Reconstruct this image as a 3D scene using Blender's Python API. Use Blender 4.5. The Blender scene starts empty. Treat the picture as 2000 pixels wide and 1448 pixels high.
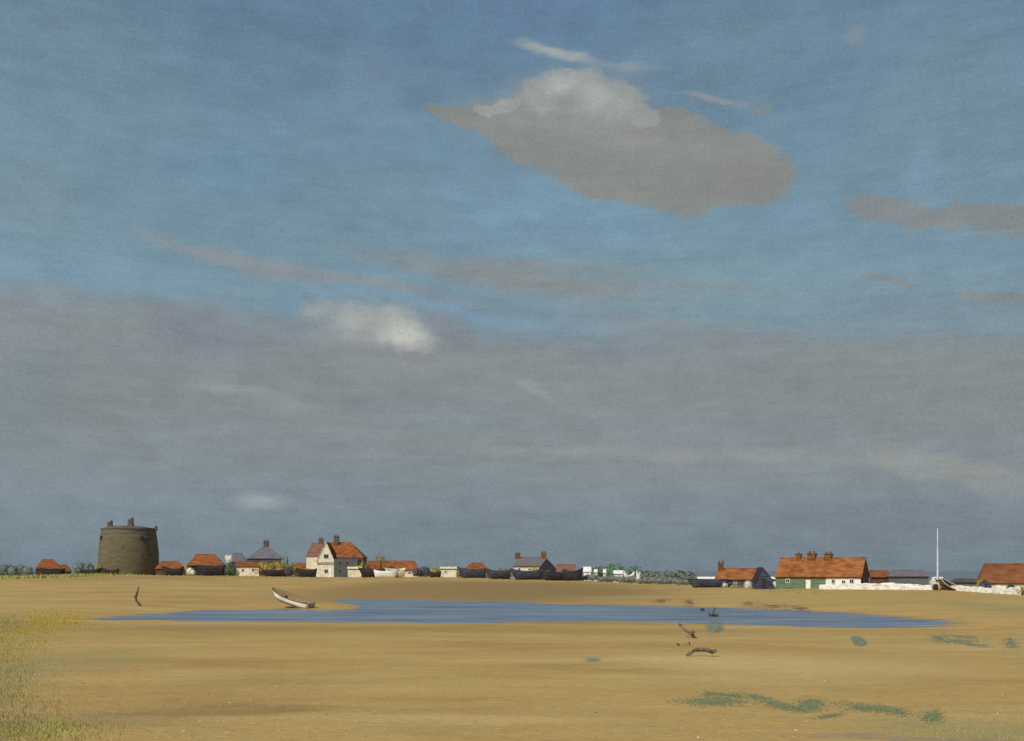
import bpy, bmesh, math, random
import numpy as np
from mathutils import Vector, Matrix
random.seed(7); np.random.seed(7)
R = math.radians
sc = bpy.context.scene
COL = sc.collection
# ------------------------------------------------------------------ camera
F = 2000.0; YH = 1116.0; H = 4.0          # focal length in photo pixels, horizon row, eye height above the water
cam_d = bpy.data.cameras.new('camera'); cam = bpy.data.objects.new('camera', cam_d); COL.objects.link(cam)
cam.location = (0, 0, H); cam.rotation_euler = (R(90), 0, 0)
cam_d.sensor_width = 36; cam_d.lens = 36 * F / 2000
cam_d.shift_y = (YH - 724) / 2000
cam_d.clip_start = 0.5; cam_d.clip_end = 60000
sc.camera = cam
# ------------------------------------------------------------------ helpers for colour
def lin(c):
    c = c / 255.0
    return c / 12.92 if c <= 0.04045 else ((c + 0.055) / 1.055) ** 2.4
def L3(rgb, k=1.0): return tuple(min(1.0, lin(c) * k) for c in rgb)
def L4(rgb, k=1.0): return L3(rgb, k) + (1.0,)
# ------------------------------------------------------------------ sun
SUN_AZ = R(-145); SUN_EL = R(38)           # azimuth from +Y (view direction), negative = to the left; behind the viewer's left shoulder
sd = Vector((math.sin(SUN_AZ) * math.cos(SUN_EL), math.cos(SUN_AZ) * math.cos(SUN_EL), math.sin(SUN_EL)))
sl = bpy.data.lights.new('sun', 'SUN'); sl.energy = 2.8; sl.angle = R(0.6); sl.color = (1.0, 0.95, 0.86)
so = bpy.data.objects.new('sun', sl); COL.objects.link(so); so.rotation_euler = sd.to_track_quat('Z', 'Y').to_euler()
so.location = (-60, -40, 80)
sc.view_settings.view_transform = 'Standard'; sc.view_settings.look = 'None'
sc.view_settings.exposure = 0; sc.view_settings.gamma = 1
# ------------------------------------------------------------------ sky
def SK(c):
    m = sum(c) / 3; ch = max(c) - min(c); t = min(1, ch / 35)
    lo = 131 + (m - 135) * .6 if m > 135 else m - 4
    m2 = (lo + 1.5) * (1 - t) + (m + .1 * max(0, m - 135)) * t
    return tuple(m2 + (v - m) * .80 + d for v, d in zip(c, (-1 - (1 - t), .5 + (1 - t) * .3, 1 - (1 - t) * .5)))
W = bpy.data.worlds.new("World"); sc.world = W; W.use_nodes = True
nt = W.node_tree; N = nt.nodes; K = nt.links
for n in list(N): N.remove(n)
def nd(t, **kw):
    n = N.new(t)
    for k, v in kw.items(): setattr(n, k, v)
    return n
def mth(op, a, b=None, c=None):
    n = nd('ShaderNodeMath', operation=op)
    for i, v in enumerate((a, b, c)):
        if v is None: continue
        if isinstance(v, (int, float)): n.inputs[i].default_value = v
        else: K.new(v, n.inputs[i])
    return n.outputs[0]
out = nd('ShaderNodeOutputWorld'); bg = nd('ShaderNodeBackground'); K.new(bg.outputs[0], out.inputs[0])
tc = nd('ShaderNodeTexCoord'); sx = nd('ShaderNodeSeparateXYZ'); K.new(tc.outputs['Generated'], sx.inputs[0])
az = mth('ARCTAN2', sx.outputs[0], sx.outputs[1])
el = mth('ARCSINE', sx.outputs[2])
cb = nd('ShaderNodeCombineXYZ'); K.new(az, cb.inputs[0]); K.new(el, cb.inputs[1])
def noisew(vec, scale, det, sclx=1, scly=1, rot=0, rough=0.55):
    m = nd('ShaderNodeMapping'); m.inputs['Scale'].default_value = (sclx, scly, 1); m.inputs['Rotation'].default_value = (0, 0, rot)
    K.new(vec, m.inputs[0])
    n = nd('ShaderNodeTexNoise'); n.inputs['Scale'].default_value = scale; n.inputs['Detail'].default_value = det
    n.inputs['Roughness'].default_value = rough
    K.new(m.outputs[0], n.inputs['Vector']); return n
def warp(src, ncol, amt):
    s = nd('ShaderNodeVectorMath', operation='SUBTRACT'); K.new(ncol, s.inputs[0]); s.inputs[1].default_value = (.5, .5, .5)
    m = nd('ShaderNodeVectorMath', operation='MULTIPLY'); K.new(s.outputs[0], m.inputs[0]); m.inputs[1].default_value = amt
    a = nd('ShaderNodeVectorMath', operation='ADD'); K.new(src, a.inputs[0]); K.new(m.outputs[0], a.inputs[1]); return a.outputs[0]
n1 = noisew(cb.outputs[0], 9, 3, 0.7, 1.4, 0.15); n2 = noisew(cb.outputs[0], 60, 3, 0.5, 1.6, 0.12)
w1 = warp(cb.outputs[0], n1.outputs['Color'], (0.05, 0.022, 0)); w2 = warp(w1, n2.outputs['Color'], (0.035, 0.012, 0))
wc = warp(warp(cb.outputs[0], noisew(cb.outputs[0], 24, 2.5).outputs['Color'], (0.030, 0.022, 0)), noisew(cb.outputs[0], 85, 2, 0.8, 1.1, 0.0, 0.65).outputs['Color'], (0.016, 0.012, 0))
def pel(y, x=1000):
    return math.atan((YH - y) / math.hypot(F, x - 1000))
def paz(x): return math.atan((x - 1000) / F)
# elevation gradient of the clear air
ramp = nd('ShaderNodeValToRGB'); cr = ramp.color_ramp
stops = [(1116, (113, 133, 149)), (1010, (118, 138, 152)), (880, (126, 143, 154)), (700, (128, 147, 159)), (560, (117, 150, 168)), (400, (113, 148, 168)), (220, (107, 141, 165)), (60, (98, 132, 160)), (-60, (94, 127, 157)), (-700, (80, 112, 148))]
emax = pel(-700)
for i, (y, c) in enumerate(stops):
    p = max(0, pel(y) / emax)
    e = cr.elements[0] if i == 0 else (cr.elements[1] if i == 1 else cr.elements.new(p))
    e.position = p; e.color = L4(SK(c))
sw2 = nd('ShaderNodeSeparateXYZ'); K.new(w2, sw2.inputs[0])
K.new(mth('DIVIDE', sw2.outputs[1], emax), ramp.inputs[0])
# physical sky carries part of the light and hue
nish = nd('ShaderNodeTexSky', sky_type='NISHITA'); nish.sun_disc = False; nish.sun_elevation = SUN_EL; nish.sun_rotation = SUN_AZ
nish.air_density = 1.2; nish.dust_density = 1.5

def mixc(fac, a, b):
    m = nd('ShaderNodeMix', data_type='RGBA')
    if isinstance(fac, (int, float)): m.inputs[0].default_value = fac
    else: K.new(fac, m.inputs[0])
    for i, v in ((6, a), (7, b)):
        if isinstance(v, tuple): m.inputs[i].default_value = v
        else: K.new(v, m.inputs[i])
    return m.outputs[2]
nsc = nd('ShaderNodeMix', data_type='RGBA', blend_type='MULTIPLY'); nsc.inputs[0].default_value = 1; K.new(nish.outputs[0], nsc.inputs[6]); nsc.inputs[7].default_value = (.045, .045, .045, 1)
cur = mixc(0.90, nsc.outputs[2], ramp.outputs[0])
def mrange(v, a, b, c=0.0, d=1.0):
    m = nd('ShaderNodeMapRange', interpolation_type='SMOOTHSTEP'); K.new(v, m.inputs[0])
    for i, x in zip((1, 2, 3, 4), (a, b, c, d)): m.inputs[i].default_value = x
    return m.outputs[0]
# broad grey veil: upper edge slopes down to the right, thins out near the horizon
def half(x_y, soft, flip=False, src=w2):
    (xa, ya), (xb, yb) = x_y
    a0, e0, a1, e1 = paz(xa), pel(ya, xa), paz(xb), pel(yb, xb)
    k = (e1 - e0) / (a1 - a0)
    s_ = nd('ShaderNodeSeparateXYZ'); K.new(src, s_.inputs[0])
    line = mth('MULTIPLY_ADD', s_.outputs[0], k, e0 - k * a0)
    d = mth('SUBTRACT', line, s_.outputs[1])            # >0 below the line
    return mrange(d, -soft, soft)
veil = half(((0, 560), (2000, 665)), 0.022)
low = half(((0, 900), (2000, 960)), 0.06)
vf = mth('MULTIPLY', veil, mth('SUBTRACT', 1.0, mth('MULTIPLY', low, 0.85)))
n3 = noisew(w2, 7, 2, 0.5, 2.2, 0.12)
vf = mth('MULTIPLY', vf, mrange(n3.outputs[0], 0.2, 0.5, 0.78, 1.0))
cur = mixc(vf, cur, L4(SK((138, 145, 150))))
def ell(cx, cy, rx, ry, ang, src):
    """1 at the centre of an ellipse of sky, falling with distance; the rim (radius 1) is at 1 - 1 / 1.4"""
    m = nd('ShaderNodeMapping', vector_type='TEXTURE'); cs = math.cos(paz(cx)) * 1.4
    m.inputs['Location'].default_value = (paz(cx), pel(cy, cx), 0); m.inputs['Rotation'].default_value = (0, 0, R(-ang))
    m.inputs['Scale'].default_value = (rx / F * cs, ry / F * cs, 1); K.new(src, m.inputs[0])
    g = nd('ShaderNodeTexGradient', gradient_type='SPHERICAL'); K.new(m.outputs[0], g.inputs[0]); return g.outputs['Fac']
def rim(r): return 1 - r / 1.4
def blob(cx, cy, rx, ry, ang, col, op=1.0, inner=0.6, src=None, cur_=None):
    global cur
    cur = mixc(mrange(ell(cx, cy, rx, ry, ang, src or w2), rim(1.15), rim(inner), 0.0, op), cur, L4(SK(col)))
def union(blobs, col, op, soft, src):
    """one cloud body: smooth union of several ellipses so that it reads as one mass"""
    global cur
    f = None
    for b in blobs:
        q = ell(*b, src); f = q if f is None else mth('SMOOTH_MAX', f, q, 0.18)
    cur = mixc(mrange(f, rim(1 + soft), rim(1 - soft), 0.0, op), cur, L4(SK(col)))
# soft large tints
blob(1000, -20, 520, 170, 3, (96, 128, 164), .7, 0.1)
blob(120, 150, 330, 260, 0, (114, 143, 158), .55, 0.1)
blob(420, 330, 200, 60, 5, (104, 138, 166), .5, 0.1)
blob(720, 165, 95, 70, 20, (113, 139, 167), .6, 0.3)
blob(1450, 90, 330, 120, 0, (107, 138, 157), .6, 0.1)
blob(1850, 200, 220, 260, 0, (112, 146, 164), .6, 0.1)
blob(1330, 560, 520, 70, 6, (121, 153, 166), .75, 0.2)
blob(1080, 440, 360, 90, 4, (116, 152, 176), .7, 0.2)
blob(1560, 430, 120, 50, 5, (118, 145, 172), .5, 0.2)
blob(1800, 340, 45, 90, 0, (125, 148, 176), .5, 0.3)
blob(120, 520, 380, 38, 0, (116, 150, 168), .8, 0.4)
blob(60, 390, 120, 90, 0, (124, 145, 155), .5, 0.2)
# high streaks
blob(420, 498, 210, 15, 10, (146, 150, 154), .75, 0.1)
blob(640, 535, 330, 18, 8, (146, 149, 154), .8, 0.15)
blob(1010, 545, 380, 30, 8, (147, 149, 151), .85, 0.2)
blob(1330, 560, 300, 16, 5, (138, 147, 152), .5, 0.2)
blob(1080, 520, 260, 14, 5, (150, 151, 151), .6, 0.15)
blob(870, 598, 240, 13, 11, (116, 150, 176), .85, 0.25)
blob(700, 570, 140, 8, 6, (116, 150, 175), .8, 0.25)
blob(1140, 632, 150, 20, 7, (116, 150, 172), .95, 0.35)
blob(562, 580, 32, 20, 30, (108, 149, 173), .8, 0.2)
blob(180, 552, 180, 12, 2, (112, 149, 171), .7, 0.2)
blob(1890, 640, 220, 18, 8, (122, 151, 166), .5, 0.3)
# grey mass modelling
blob(1350, 650, 420, 40, 8, (146, 149, 151), .55, 0.1)
blob(1700, 700, 330, 50, 8, (146, 149, 151), .6, 0.1)
blob(1000, 720, 380, 60, 4, (143, 145, 148), .6, 0.1)
blob(300, 620, 260, 60, 0, (140, 146, 149), .6, 0.1)
blob(400, 645, 130, 50, 10, (128, 131, 146), .75, 0.3)
blob(270, 690, 70, 30, 10, (138, 143, 158), .5, 0.2)
blob(880, 640, 70, 32, 25, (130, 132, 146), .7, 0.3)
blob(210, 780, 170, 90, 0, (139, 142, 143), .55, 0.1)
blob(60, 760, 130, 160, 0, (128, 143, 151), .5, 0.1)
blob(500, 770, 130, 28, 12, (157, 161, 163), .85, 0.2)
blob(1045, 768, 55, 15, 22, (162, 166, 168), .8, 0.1)
blob(850, 818, 180, 24, 2, (133, 149, 154), .6, 0.1)
blob(1400, 780, 450, 50, 4, (139, 143, 147), .6, 0.1)
blob(700, 780, 120, 20, 0, (137, 139, 144), .5, 0.1)
blob(1250, 886, 560, 20, 2, (154, 157, 157), .9, 0.25)
blob(450, 890, 300, 40, -4, (130, 140, 148), .5, 0.1)
union([(1790, 905, 120, 26, 12), (1900, 930, 160, 26, 12)], (157, 160, 158), .85, 0.35, wc)
blob(520, 975, 72, 22, 0, (164, 172, 178), .85, 0.0)
blob(620, 990, 90, 20, 0, (131, 145, 155), .5, 0.1)
blob(1750, 1010, 520, 80, 0, (116, 128, 141), .45, 0.1)
blob(900, 1030, 300, 50, 0, (120, 134, 144), .4, 0.1)
blob(760, 850, 320, 16, 3, (147, 152, 154), .7, 0.0)
blob(300, 850, 220, 20, -3, (134, 146, 154), .7, 0.0)
blob(1500, 830, 300, 18, 5, (131, 140, 146), .7, 0.0)
blob(1600, 960, 360, 16, 4, (133, 142, 149), .7, 0.0)
blob(900, 940, 400, 14, 2, (134, 145, 152), .6, 0.0)
# soft bright cumulus in the veil
blob(740, 660, 190, 78, 4, (156, 158, 160), .6, 0.0, wc)
blob(622, 602, 46, 20, -10, (176, 178, 177), .8, 0.1, wc)
blob(735, 640, 125, 56, 0, (186, 188, 185), .8, 0.0, wc)
blob(690, 625, 60, 30, -8, (196, 197, 193), .6, 0.0, wc)
blob(770, 628, 56, 30, 10, (206, 206, 200), .7, 0.0, wc)
blob(790, 660, 62, 34, 6, (222, 220, 208), .85, 0.0, wc)
# cirrus scraps
blob(1075, 98, 85, 13, 10, (168, 174, 174), .9, 0.25)
blob(1200, 125, 110, 10, 8, (136, 152, 165), .6, 0.1)
blob(1385, 198, 95, 8, 12, (154, 160, 165), .85, 0.25)
blob(1495, 223, 26, 10, 5, (144, 147, 144), .7, 0.3)
blob(1672, 70, 28, 22, 0, (132, 145, 148), .6, 0.2)
blob(1735, 547, 68, 10, 26, (146, 146, 144), .9, 0.4)
blob(1925, 578, 100, 12, 8, (144, 145, 144), .9, 0.35)
# main cumulus: shaded body, then the sunlit crown
blob(1060, 190, 230, 50, -10, (134, 149, 158), .7, 0.2, wc)
union([(905, 228, 80, 15, 6), (985, 236, 90, 34, 8), (1075, 262, 130, 62, 14), (1190, 300, 175, 76, 12), (1320, 322, 150, 84, 8), (1455, 338, 92, 62, 10), (1300, 250, 60, 40, 0)], (142, 142, 138), .96, 0.12, wc)
blob(1440, 350, 130, 50, 0, (137, 135, 133), .55, 0.1, wc)
blob(1270, 275, 150, 50, 14, (150, 149, 146), .5, 0.1, wc)
blob(1130, 240, 200, 44, 8, (158, 158, 154), .7, 0.1, wc)
blob(1160, 205, 140, 50, 8, (166, 167, 165), .7, 0.1, wc)
union([(1062, 190, 44, 30, 0), (1095, 168, 44, 26, 0), (1150, 184, 62, 34, 4), (1212, 200, 50, 30, 14), (1250, 222, 34, 22, 10), (985, 203, 34, 14, -12), (950, 212, 30, 10, 0)], (172, 173, 171), .85, 0.22, wc)
blob(1090, 172, 44, 22, 0, (208, 209, 207), .85, 0.05, wc)
blob(1160, 188, 60, 24, 8, (200, 201, 199), .75, 0.05, wc)
blob(1225, 208, 36, 16, 10, (188, 189, 187), .6, 0.05, wc)
union([(1740, 408, 88, 24, 12), (1870, 425, 110, 22, 2), (2050, 425, 140, 30, 0)], (141, 143, 144), .85, 0.22, wc)
# fine broken texture of the air: streaks and grain
ns = noisew(cb.outputs[0], 40, 4, 0.35, 2.6, 0.1, 0.7)
ng = noisew(cb.outputs[0], 420, 2, 0.8, 1.3, 0.0, 0.6)
nl = noisew(cb.outputs[0], 26, 3, 0.9, 1.5, 0.3, 0.7)
v = mth('ADD', mrange(ns.outputs[0], 0.2, 0.8, 0.94, 1.06), mrange(ng.outputs[0], 0.25, 0.75, -0.07, 0.07))
v = mth('ADD', v, mrange(nl.outputs[0], 0.25, 0.75, -0.065, 0.065)); v = mth('ADD', v, mrange(noisew(w2, 5, 3, 0.4, 2.0, 0.1).outputs[0], 0.3, 0.7, -0.05, 0.05))
vs = nd('ShaderNodeVectorMath', operation='SCALE'); K.new(cur, vs.inputs[0]); K.new(v, vs.inputs['Scale'])
cur = vs.outputs[0]
# sparse warm flecks where the air is thin
nw = noisew(cb.outputs[0], 110, 3, 0.6, 1.5, 0.0, 0.75)
cur = mixc(mrange(nw.outputs[0], 0.60, 0.74, 0, 0.34), cur, L4((140, 140, 131)))
nv = noisew(cb.outputs[0], 90, 3, 0.9, 1.3, 0.6, 0.75)
cur = mixc(mrange(nv.outputs[0], 0.60, 0.74, 0, 0.30), cur, L4((130, 146, 166)))
fs = nd('ShaderNodeVectorMath', operation='SCALE'); K.new(cur, fs.inputs[0]); fs.inputs['Scale'].default_value = 10.0
K.new(fs.outputs[0], bg.inputs[0]); bg.inputs[1].default_value = 0.1

# ------------------------------------------------------------------ material helper
MC = {}
def mat(name, cols, scale=1.2, stretch=(1, 1, 1), rough=0.85, bump=0.3, bscale=12, det=5, k=1.0, spread=0.12, island=0.0, spec=0.25):
    """noise-mottled surface: cols = 2..4 sRGB tones of the same stuff"""
    if name in MC: return MC[name]
    m = bpy.data.materials.new(name); m.use_nodes = True; t = m.node_tree; n = t.nodes; l = t.links
    b = n['Principled BSDF']; b.inputs['Roughness'].default_value = rough
    b.inputs['Specular IOR Level'].default_value = spec
    tcn = n.new('ShaderNodeTexCoord'); mp = n.new('ShaderNodeMapping'); mp.inputs['Scale'].default_value = stretch
    l.new(tcn.outputs['Object'], mp.inputs[0])
    no = n.new('ShaderNodeTexNoise'); no.inputs['Scale'].default_value = scale; no.inputs['Detail'].default_value = det; no.inputs['Roughness'].default_value = 0.65
    l.new(mp.outputs[0], no.inputs['Vector'])
    fac = no.outputs[0]
    if island > 0:
        g = n.new('ShaderNodeNewGeometry'); mm = n.new('ShaderNodeMath'); mm.operation = 'MULTIPLY_ADD'
        l.new(g.outputs['Random Per Island'], mm.inputs[0]); mm.inputs[1].default_value = island; 
        ms = n.new('ShaderNodeMath'); ms.operation = 'SUBTRACT'; l.new(fac, ms.inputs[0]); ms.inputs[1].default_value = island / 2
        l.new(ms.outputs[0], mm.inputs[2]); fac = mm.outputs[0]
    rp = n.new('ShaderNodeValToRGB'); l.new(fac, rp.inputs[0])
    q = len(cols)
    for i, c in enumerate(cols):
        p = 0.5 - spread + 2 * spread * i / max(1, q - 1)
        e = rp.color_ramp.elements[i] if i < 2 else rp.color_ramp.elements.new(p)
        e.position = p; e.color = L4(c, k)
    l.new(rp.outputs[0], b.inputs['Base Color'])
    if bump > 0:
        nb = n.new('ShaderNodeTexNoise'); nb.inputs['Scale'].default_value = bscale; nb.inputs['Detail'].default_value = 4
        l.new(mp.outputs[0], nb.inputs['Vector'])
        bp = n.new('ShaderNodeBump'); bp.inputs['Strength'].default_value = bump; bp.inputs['Distance'].default_value = 0.08
        l.new(nb.outputs[0], bp.inputs['Height']); l.new(bp.outputs[0], b.inputs['Normal'])
    MC[name] = m; return m
def tile_mat(name, cols, k=1.0, rows=3.2):
    m = mat(name, cols, 1.1, (0.6, 1, 1.3), 0.85, 0.0, k=k, spread=0.13)
    t = m.node_tree; n = t.nodes; l = t.links; b = n['Principled BSDF']
    tcn = n.new('ShaderNodeTexCoord'); w = n.new('ShaderNodeTexWave'); w.bands_direction = 'Z'; w.inputs['Scale'].default_value = rows
    w.inputs['Distortion'].default_value = 1.2; w.inputs['Detail'].default_value = 2
    l.new(tcn.outputs['Object'], w.inputs['Vector'])
    bp = n.new('ShaderNodeBump'); bp.inputs['Strength'].default_value = 0.5; bp.inputs['Distance'].default_value = 0.06
    l.new(w.outputs[0], bp.inputs['Height']); l.new(bp.outputs[0], b.inputs['Normal']); return m
M_roof = tile_mat('orange_pantiles', [(112, 64, 36), (140, 82, 44), (156, 98, 58)], 1.32)
M_roof2 = tile_mat('brown_pantiles', [(116, 70, 40), (134, 84, 50), (146, 94, 58)], 1.15)
M_roof3 = tile_mat('bright_pantiles', [(118, 70, 38), (145, 89, 48), (162, 106, 62)], 1.3)
M_slate = tile_mat('slate_roof', [(104, 104, 112), (122, 120, 124), (132, 128, 128)], 1.05)
M_slate2 = tile_mat('violet_slate', [(112, 108, 116), (128, 122, 124), (126, 112, 108)], 1.0)
M_umber = tile_mat('umber_pantiles', [(130, 96, 80), (146, 106, 86), (156, 116, 94)], 1.0)
M_cream = mat('cream_plaster', [(196, 186, 154), (216, 208, 180), (228, 221, 198)], 1.3, bump=0.2, k=1.25)
M_white = mat('white_paint', [(222, 220, 210), (238, 236, 228), (246, 244, 238)], 1.1, bump=0.2, k=1.15)
M_lime = mat('limewash', [(188, 188, 178), (232, 229, 218), (244, 241, 232)], 1.4, (0.5, 1, 2.2), bump=0.3, k=1.1)
M_tar = mat('black_tar', [(40, 38, 42), (56, 54, 58), (74, 66, 64)], 1.6, (0.5, 1, 2), 0.8, 0.3)
M_tarblue = mat('blue_black_tar', [(44, 46, 56), (66, 70, 84), (98, 104, 122)], 2.2, (0.35, 1, 2.4), 0.75, 0.3, spread=0.14)
M_greyboard = mat('grey_boards', [(76, 78, 82), (94, 95, 98), (108, 104, 98)], 1.3, (0.4, 1, 2.5), 0.85, 0.3)
M_palegrey = mat('pale_grey_boards', [(96, 98, 104), (108, 109, 114), (118, 116, 114)], 1.3, (0.4, 1, 2.5), 0.85, 0.3)
M_olroof = mat('olive_felt_roof', [(84, 82, 70), (98, 94, 80), (106, 102, 90)], 1.3, bump=0.3)
M_brownboard = mat('brown_boards', [(78, 62, 50), (100, 78, 60), (122, 94, 70)], 1.3, (0.5, 1, 2.2), 0.85, 0.3)
M_green = mat('green_boards', [(80, 100, 76), (98, 116, 88), (114, 128, 98)], 1.5, (0.35, 1, 2.6), 0.8, 0.25, k=1.25)
M_bluewall = mat('blue_grey_boards', [(74, 76, 86), (94, 96, 106), (110, 112, 118)], 1.5, (0.4, 1, 2.5), 0.8, 0.25)
M_brick = mat('chimney_brick', [(96, 66, 40), (126, 88, 50), (146, 106, 62)], 2.5, bump=0.4)
M_brickg = mat('grey_brick', [(94, 78, 70), (112, 92, 82), (126, 108, 98)], 2.5, bump=0.4)
M_glass = mat('dark_pane', [(44, 42, 40), (60, 58, 54)], 3, rough=0.3, bump=0, spec=0.5)
M_wood = mat('weathered_wood', [(84, 66, 52), (108, 88, 70), (128, 110, 88)], 3, (3, 1, 1), 0.85, 0.4)
M_drift = mat('driftwood', [(90, 76, 66), (122, 108, 92), (146, 130, 108)], 5, rough=0.9, bump=0.5)
M_rust = mat('rusty_brown', [(70, 48, 38), (92, 64, 48)], 6, rough=0.8, bump=0.4)
M_boatwhite = mat('boat_white', [(214, 212, 206), (236, 235, 231), (244, 243, 240)], 1.5, (0.6, 2, 2), 0.45, 0.12, k=1.1)
M_boatgrey = mat('boat_grey', [(134, 132, 124), (156, 152, 142), (170, 166, 156)], 1.5, (0.6, 2, 2), 0.6, 0.12)
M_tan = mat('tan_boards', [(140, 112, 70), (158, 128, 82), (172, 144, 98)], 3, (3, 1, 1), 0.85, 0.3)
M_tower = mat('tower_brick', [(92, 84, 66), (104, 94, 72), (114, 103, 80)], 0.45, (1, 1, 2.2), 0.92, 0.5, 3, k=1.25, spread=0.16)
M_towerg = mat('tower_render', [(98, 94, 82), (112, 107, 92), (124, 116, 98)], 0.6, (0.6, 0.6, 3), 0.92, 0.4, 3, k=1.02)
M_dark = mat('dark_iron', [(50, 46, 42), (68, 62, 56)], 2, rough=0.8, bump=0.2)
def leafm(name, cols, k=1.0, sc_=0.5): 
    return mat(name, cols, sc_, rough=0.9, bump=0, k=k * 1.25, spread=0.22, island=0.35, spec=0.1)
F_olive = leafm('olive_leaf', [(106, 92, 48), (130, 112, 60), (148, 130, 74)], 1.3)
F_grey = leafm('grey_leaf', [(84, 96, 90), (104, 116, 108), (120, 130, 118)], 1.1)
F_yell = leafm('yellow_leaf', [(140, 132, 64), (170, 158, 76), (152, 148, 92)], 1.05)
F_yellg = leafm('thin_yellow_green_leaf', [(104, 104, 60), (136, 130, 70), (160, 150, 90)], 1.1)
F_far = leafm('far_leaf', [(98, 104, 100), (110, 115, 108), (118, 124, 112)], 1.15)
F_fargreen = leafm('far_green_leaf', [(86, 108, 88), (98, 122, 96), (112, 132, 106)], 1.2)
F_dark = leafm('dark_leaf', [(62, 66, 72), (80, 84, 90), (94, 94, 92)], 1.1)
F_dgreen = leafm('dark_green_leaf', [(62, 78, 62), (86, 102, 82), (108, 118, 92)], 1.1)
F_white = leafm('white_blossom', [(180, 178, 150), (214, 210, 186), (230, 226, 206)], 1.15)
F_white2 = leafm('silver_leaf', [(168, 176, 164), (198, 202, 190), (214, 214, 206)], 1.15)
F_bark = mat('bark', [(70, 62, 48), (92, 82, 64)], 3, bump=0.4)

# ------------------------------------------------------------------ objects
def link(name, bm, m, parent=None, smooth=False, loc=None):
    me = bpy.data.meshes.new(name)
    if name not in ('foliage', 'crown', 'seaweed'): bmesh.ops.recalc_face_normals(bm, faces=bm.faces)
    bm.to_mesh(me); bm.free()
    me.materials.append(m)
    if smooth:
        for p in me.polygons: p.use_smooth = True
    o = bpy.data.objects.new(name, me); COL.objects.link(o)
    if parent is not None: o.parent = parent
    if loc is not None: o.location = loc
    return o
def tag(o, label=None, cat=None, group=None, kind=None):
    if label: o['label'] = label
    if cat: o['category'] = cat
    if group: o['group'] = group
    if kind: o['kind'] = kind
    return o
def thing(name, label, cat, loc, rz=0, group=None):
    o = bpy.data.objects.new(name, None); COL.objects.link(o); o.location = loc; o.rotation_euler = (0, 0, rz)
    o.empty_display_size = 0.5
    return tag(o, label, cat, group)
def box(bm, x0, x1, y0, y1, z0, z1):
    v = [bm.verts.new(p) for p in ((x0, y0, z0), (x1, y0, z0), (x1, y1, z0), (x0, y1, z0), (x0, y0, z1), (x1, y0, z1), (x1, y1, z1), (x0, y1, z1))]
    for f in ((0, 3, 2, 1), (4, 5, 6, 7), (0, 1, 5, 4), (1, 2, 6, 5), (2, 3, 7, 6), (3, 0, 4, 7)): bm.faces.new([v[i] for i in f])
def tube(bm, pts, radii, n=8, cap=True):
    rings = []
    for i, p in enumerate(pts):
        p = Vector(p); a = Vector(pts[max(0, i - 1)]); b = Vector(pts[min(len(pts) - 1, i + 1)])
        d = (b - a).normalized(); up = Vector((0, 0, 1)) if abs(d.z) < .9 else Vector((1, 0, 0))
        s = d.cross(up).normalized(); t = s.cross(d)
        r = radii[i] if isinstance(radii, (list, tuple)) else radii
        rings.append([bm.verts.new(p + r * (math.cos(q * 2 * math.pi / n) * s + math.sin(q * 2 * math.pi / n) * t)) for q in range(n)])
    for a, b in zip(rings, rings[1:]):
        for q in range(n): bm.faces.new((a[q], a[(q + 1) % n], b[(q + 1) % n], b[q]))
    if cap: bm.faces.new(rings[0][::-1]); bm.faces.new(rings[-1])
def lathe(bm, prof, n=48, cx=0, cy=0):
    rings = [[bm.verts.new((cx + r * math.cos(a * 2 * math.pi / n), cy + r * math.sin(a * 2 * math.pi / n), z)) for a in range(n)] for r, z in prof]
    for a, b in zip(rings, rings[1:]):
        for q in range(n): bm.faces.new((a[q], a[(q + 1) % n], b[(q + 1) % n], b[q]))
    bm.faces.new(rings[0][::-1]); bm.faces.new(rings[-1])

# ------------------------------------------------------------------ terrain
CREST = [(-900, 1130, 300), (0, 1129, 300), (150, 1126, 320), (250, 1123, 320), (450, 1125, 310), (640, 1128, 300), (850, 1127, 290), (1000, 1131, 280), (1130, 1134, 262), (1250, 1141, 232), (1350, 1144, 192), (1500, 1151, 168), (1700, 1150, 162), (1850, 1152, 156), (2000, 1161, 143), (2900, 1165, 140)]
cp = np.array(CREST, float)
def crest(px):
    d = np.interp(px, cp[:, 0], cp[:, 2]); y = np.interp(px, cp[:, 0], cp[:, 1])
    return d, H - (y - YH) * d / F
WPX = [(150, 1212), (230, 1204), (330, 1198), (400, 1192), (470, 1193), (515, 1191), (560, 1189), (620, 1193), (660, 1192), (700, 1190), (706, 1186), (690, 1181), (655, 1176), (652, 1171), (700, 1170), (800, 1172), (900, 1174), (1010, 1175), (1080, 1181), (1200, 1182), (1300, 1184), (1400, 1187), (1540, 1192), (1640, 1197), (1740, 1203), (1840, 1211), (1890, 1220), (1800, 1229), (1700, 1229), (1560, 1224), (1440, 1220), (1300, 1216), (1200, 1214), (1090, 1215), (980, 1216), (850, 1217), (740, 1216), (600, 1215), (480, 1214), (380, 1214), (300, 1212), (200, 1215)]
def g0(px, y): d = H * F / (y - YH); return ((px - 1000) / F * d, d)
WP = []
for i, (a, b) in enumerate(zip(WPX, WPX[1:] + WPX[:1])):       # subdivided and slightly wandering edge
    pa, pb = g0(*a), g0(*b); WP.append(pa)
    for t in (0.33, 0.66):
        WP.append((pa[0] + (pb[0] - pa[0]) * t + random.uniform(-.25, .25), pa[1] + (pb[1] - pa[1]) * t + random.uniform(-.5, .5)))
WP = np.array(WP)
YS = 0.45           # depth is compressed for the distance measure: banks are longer along the view than across
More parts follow.
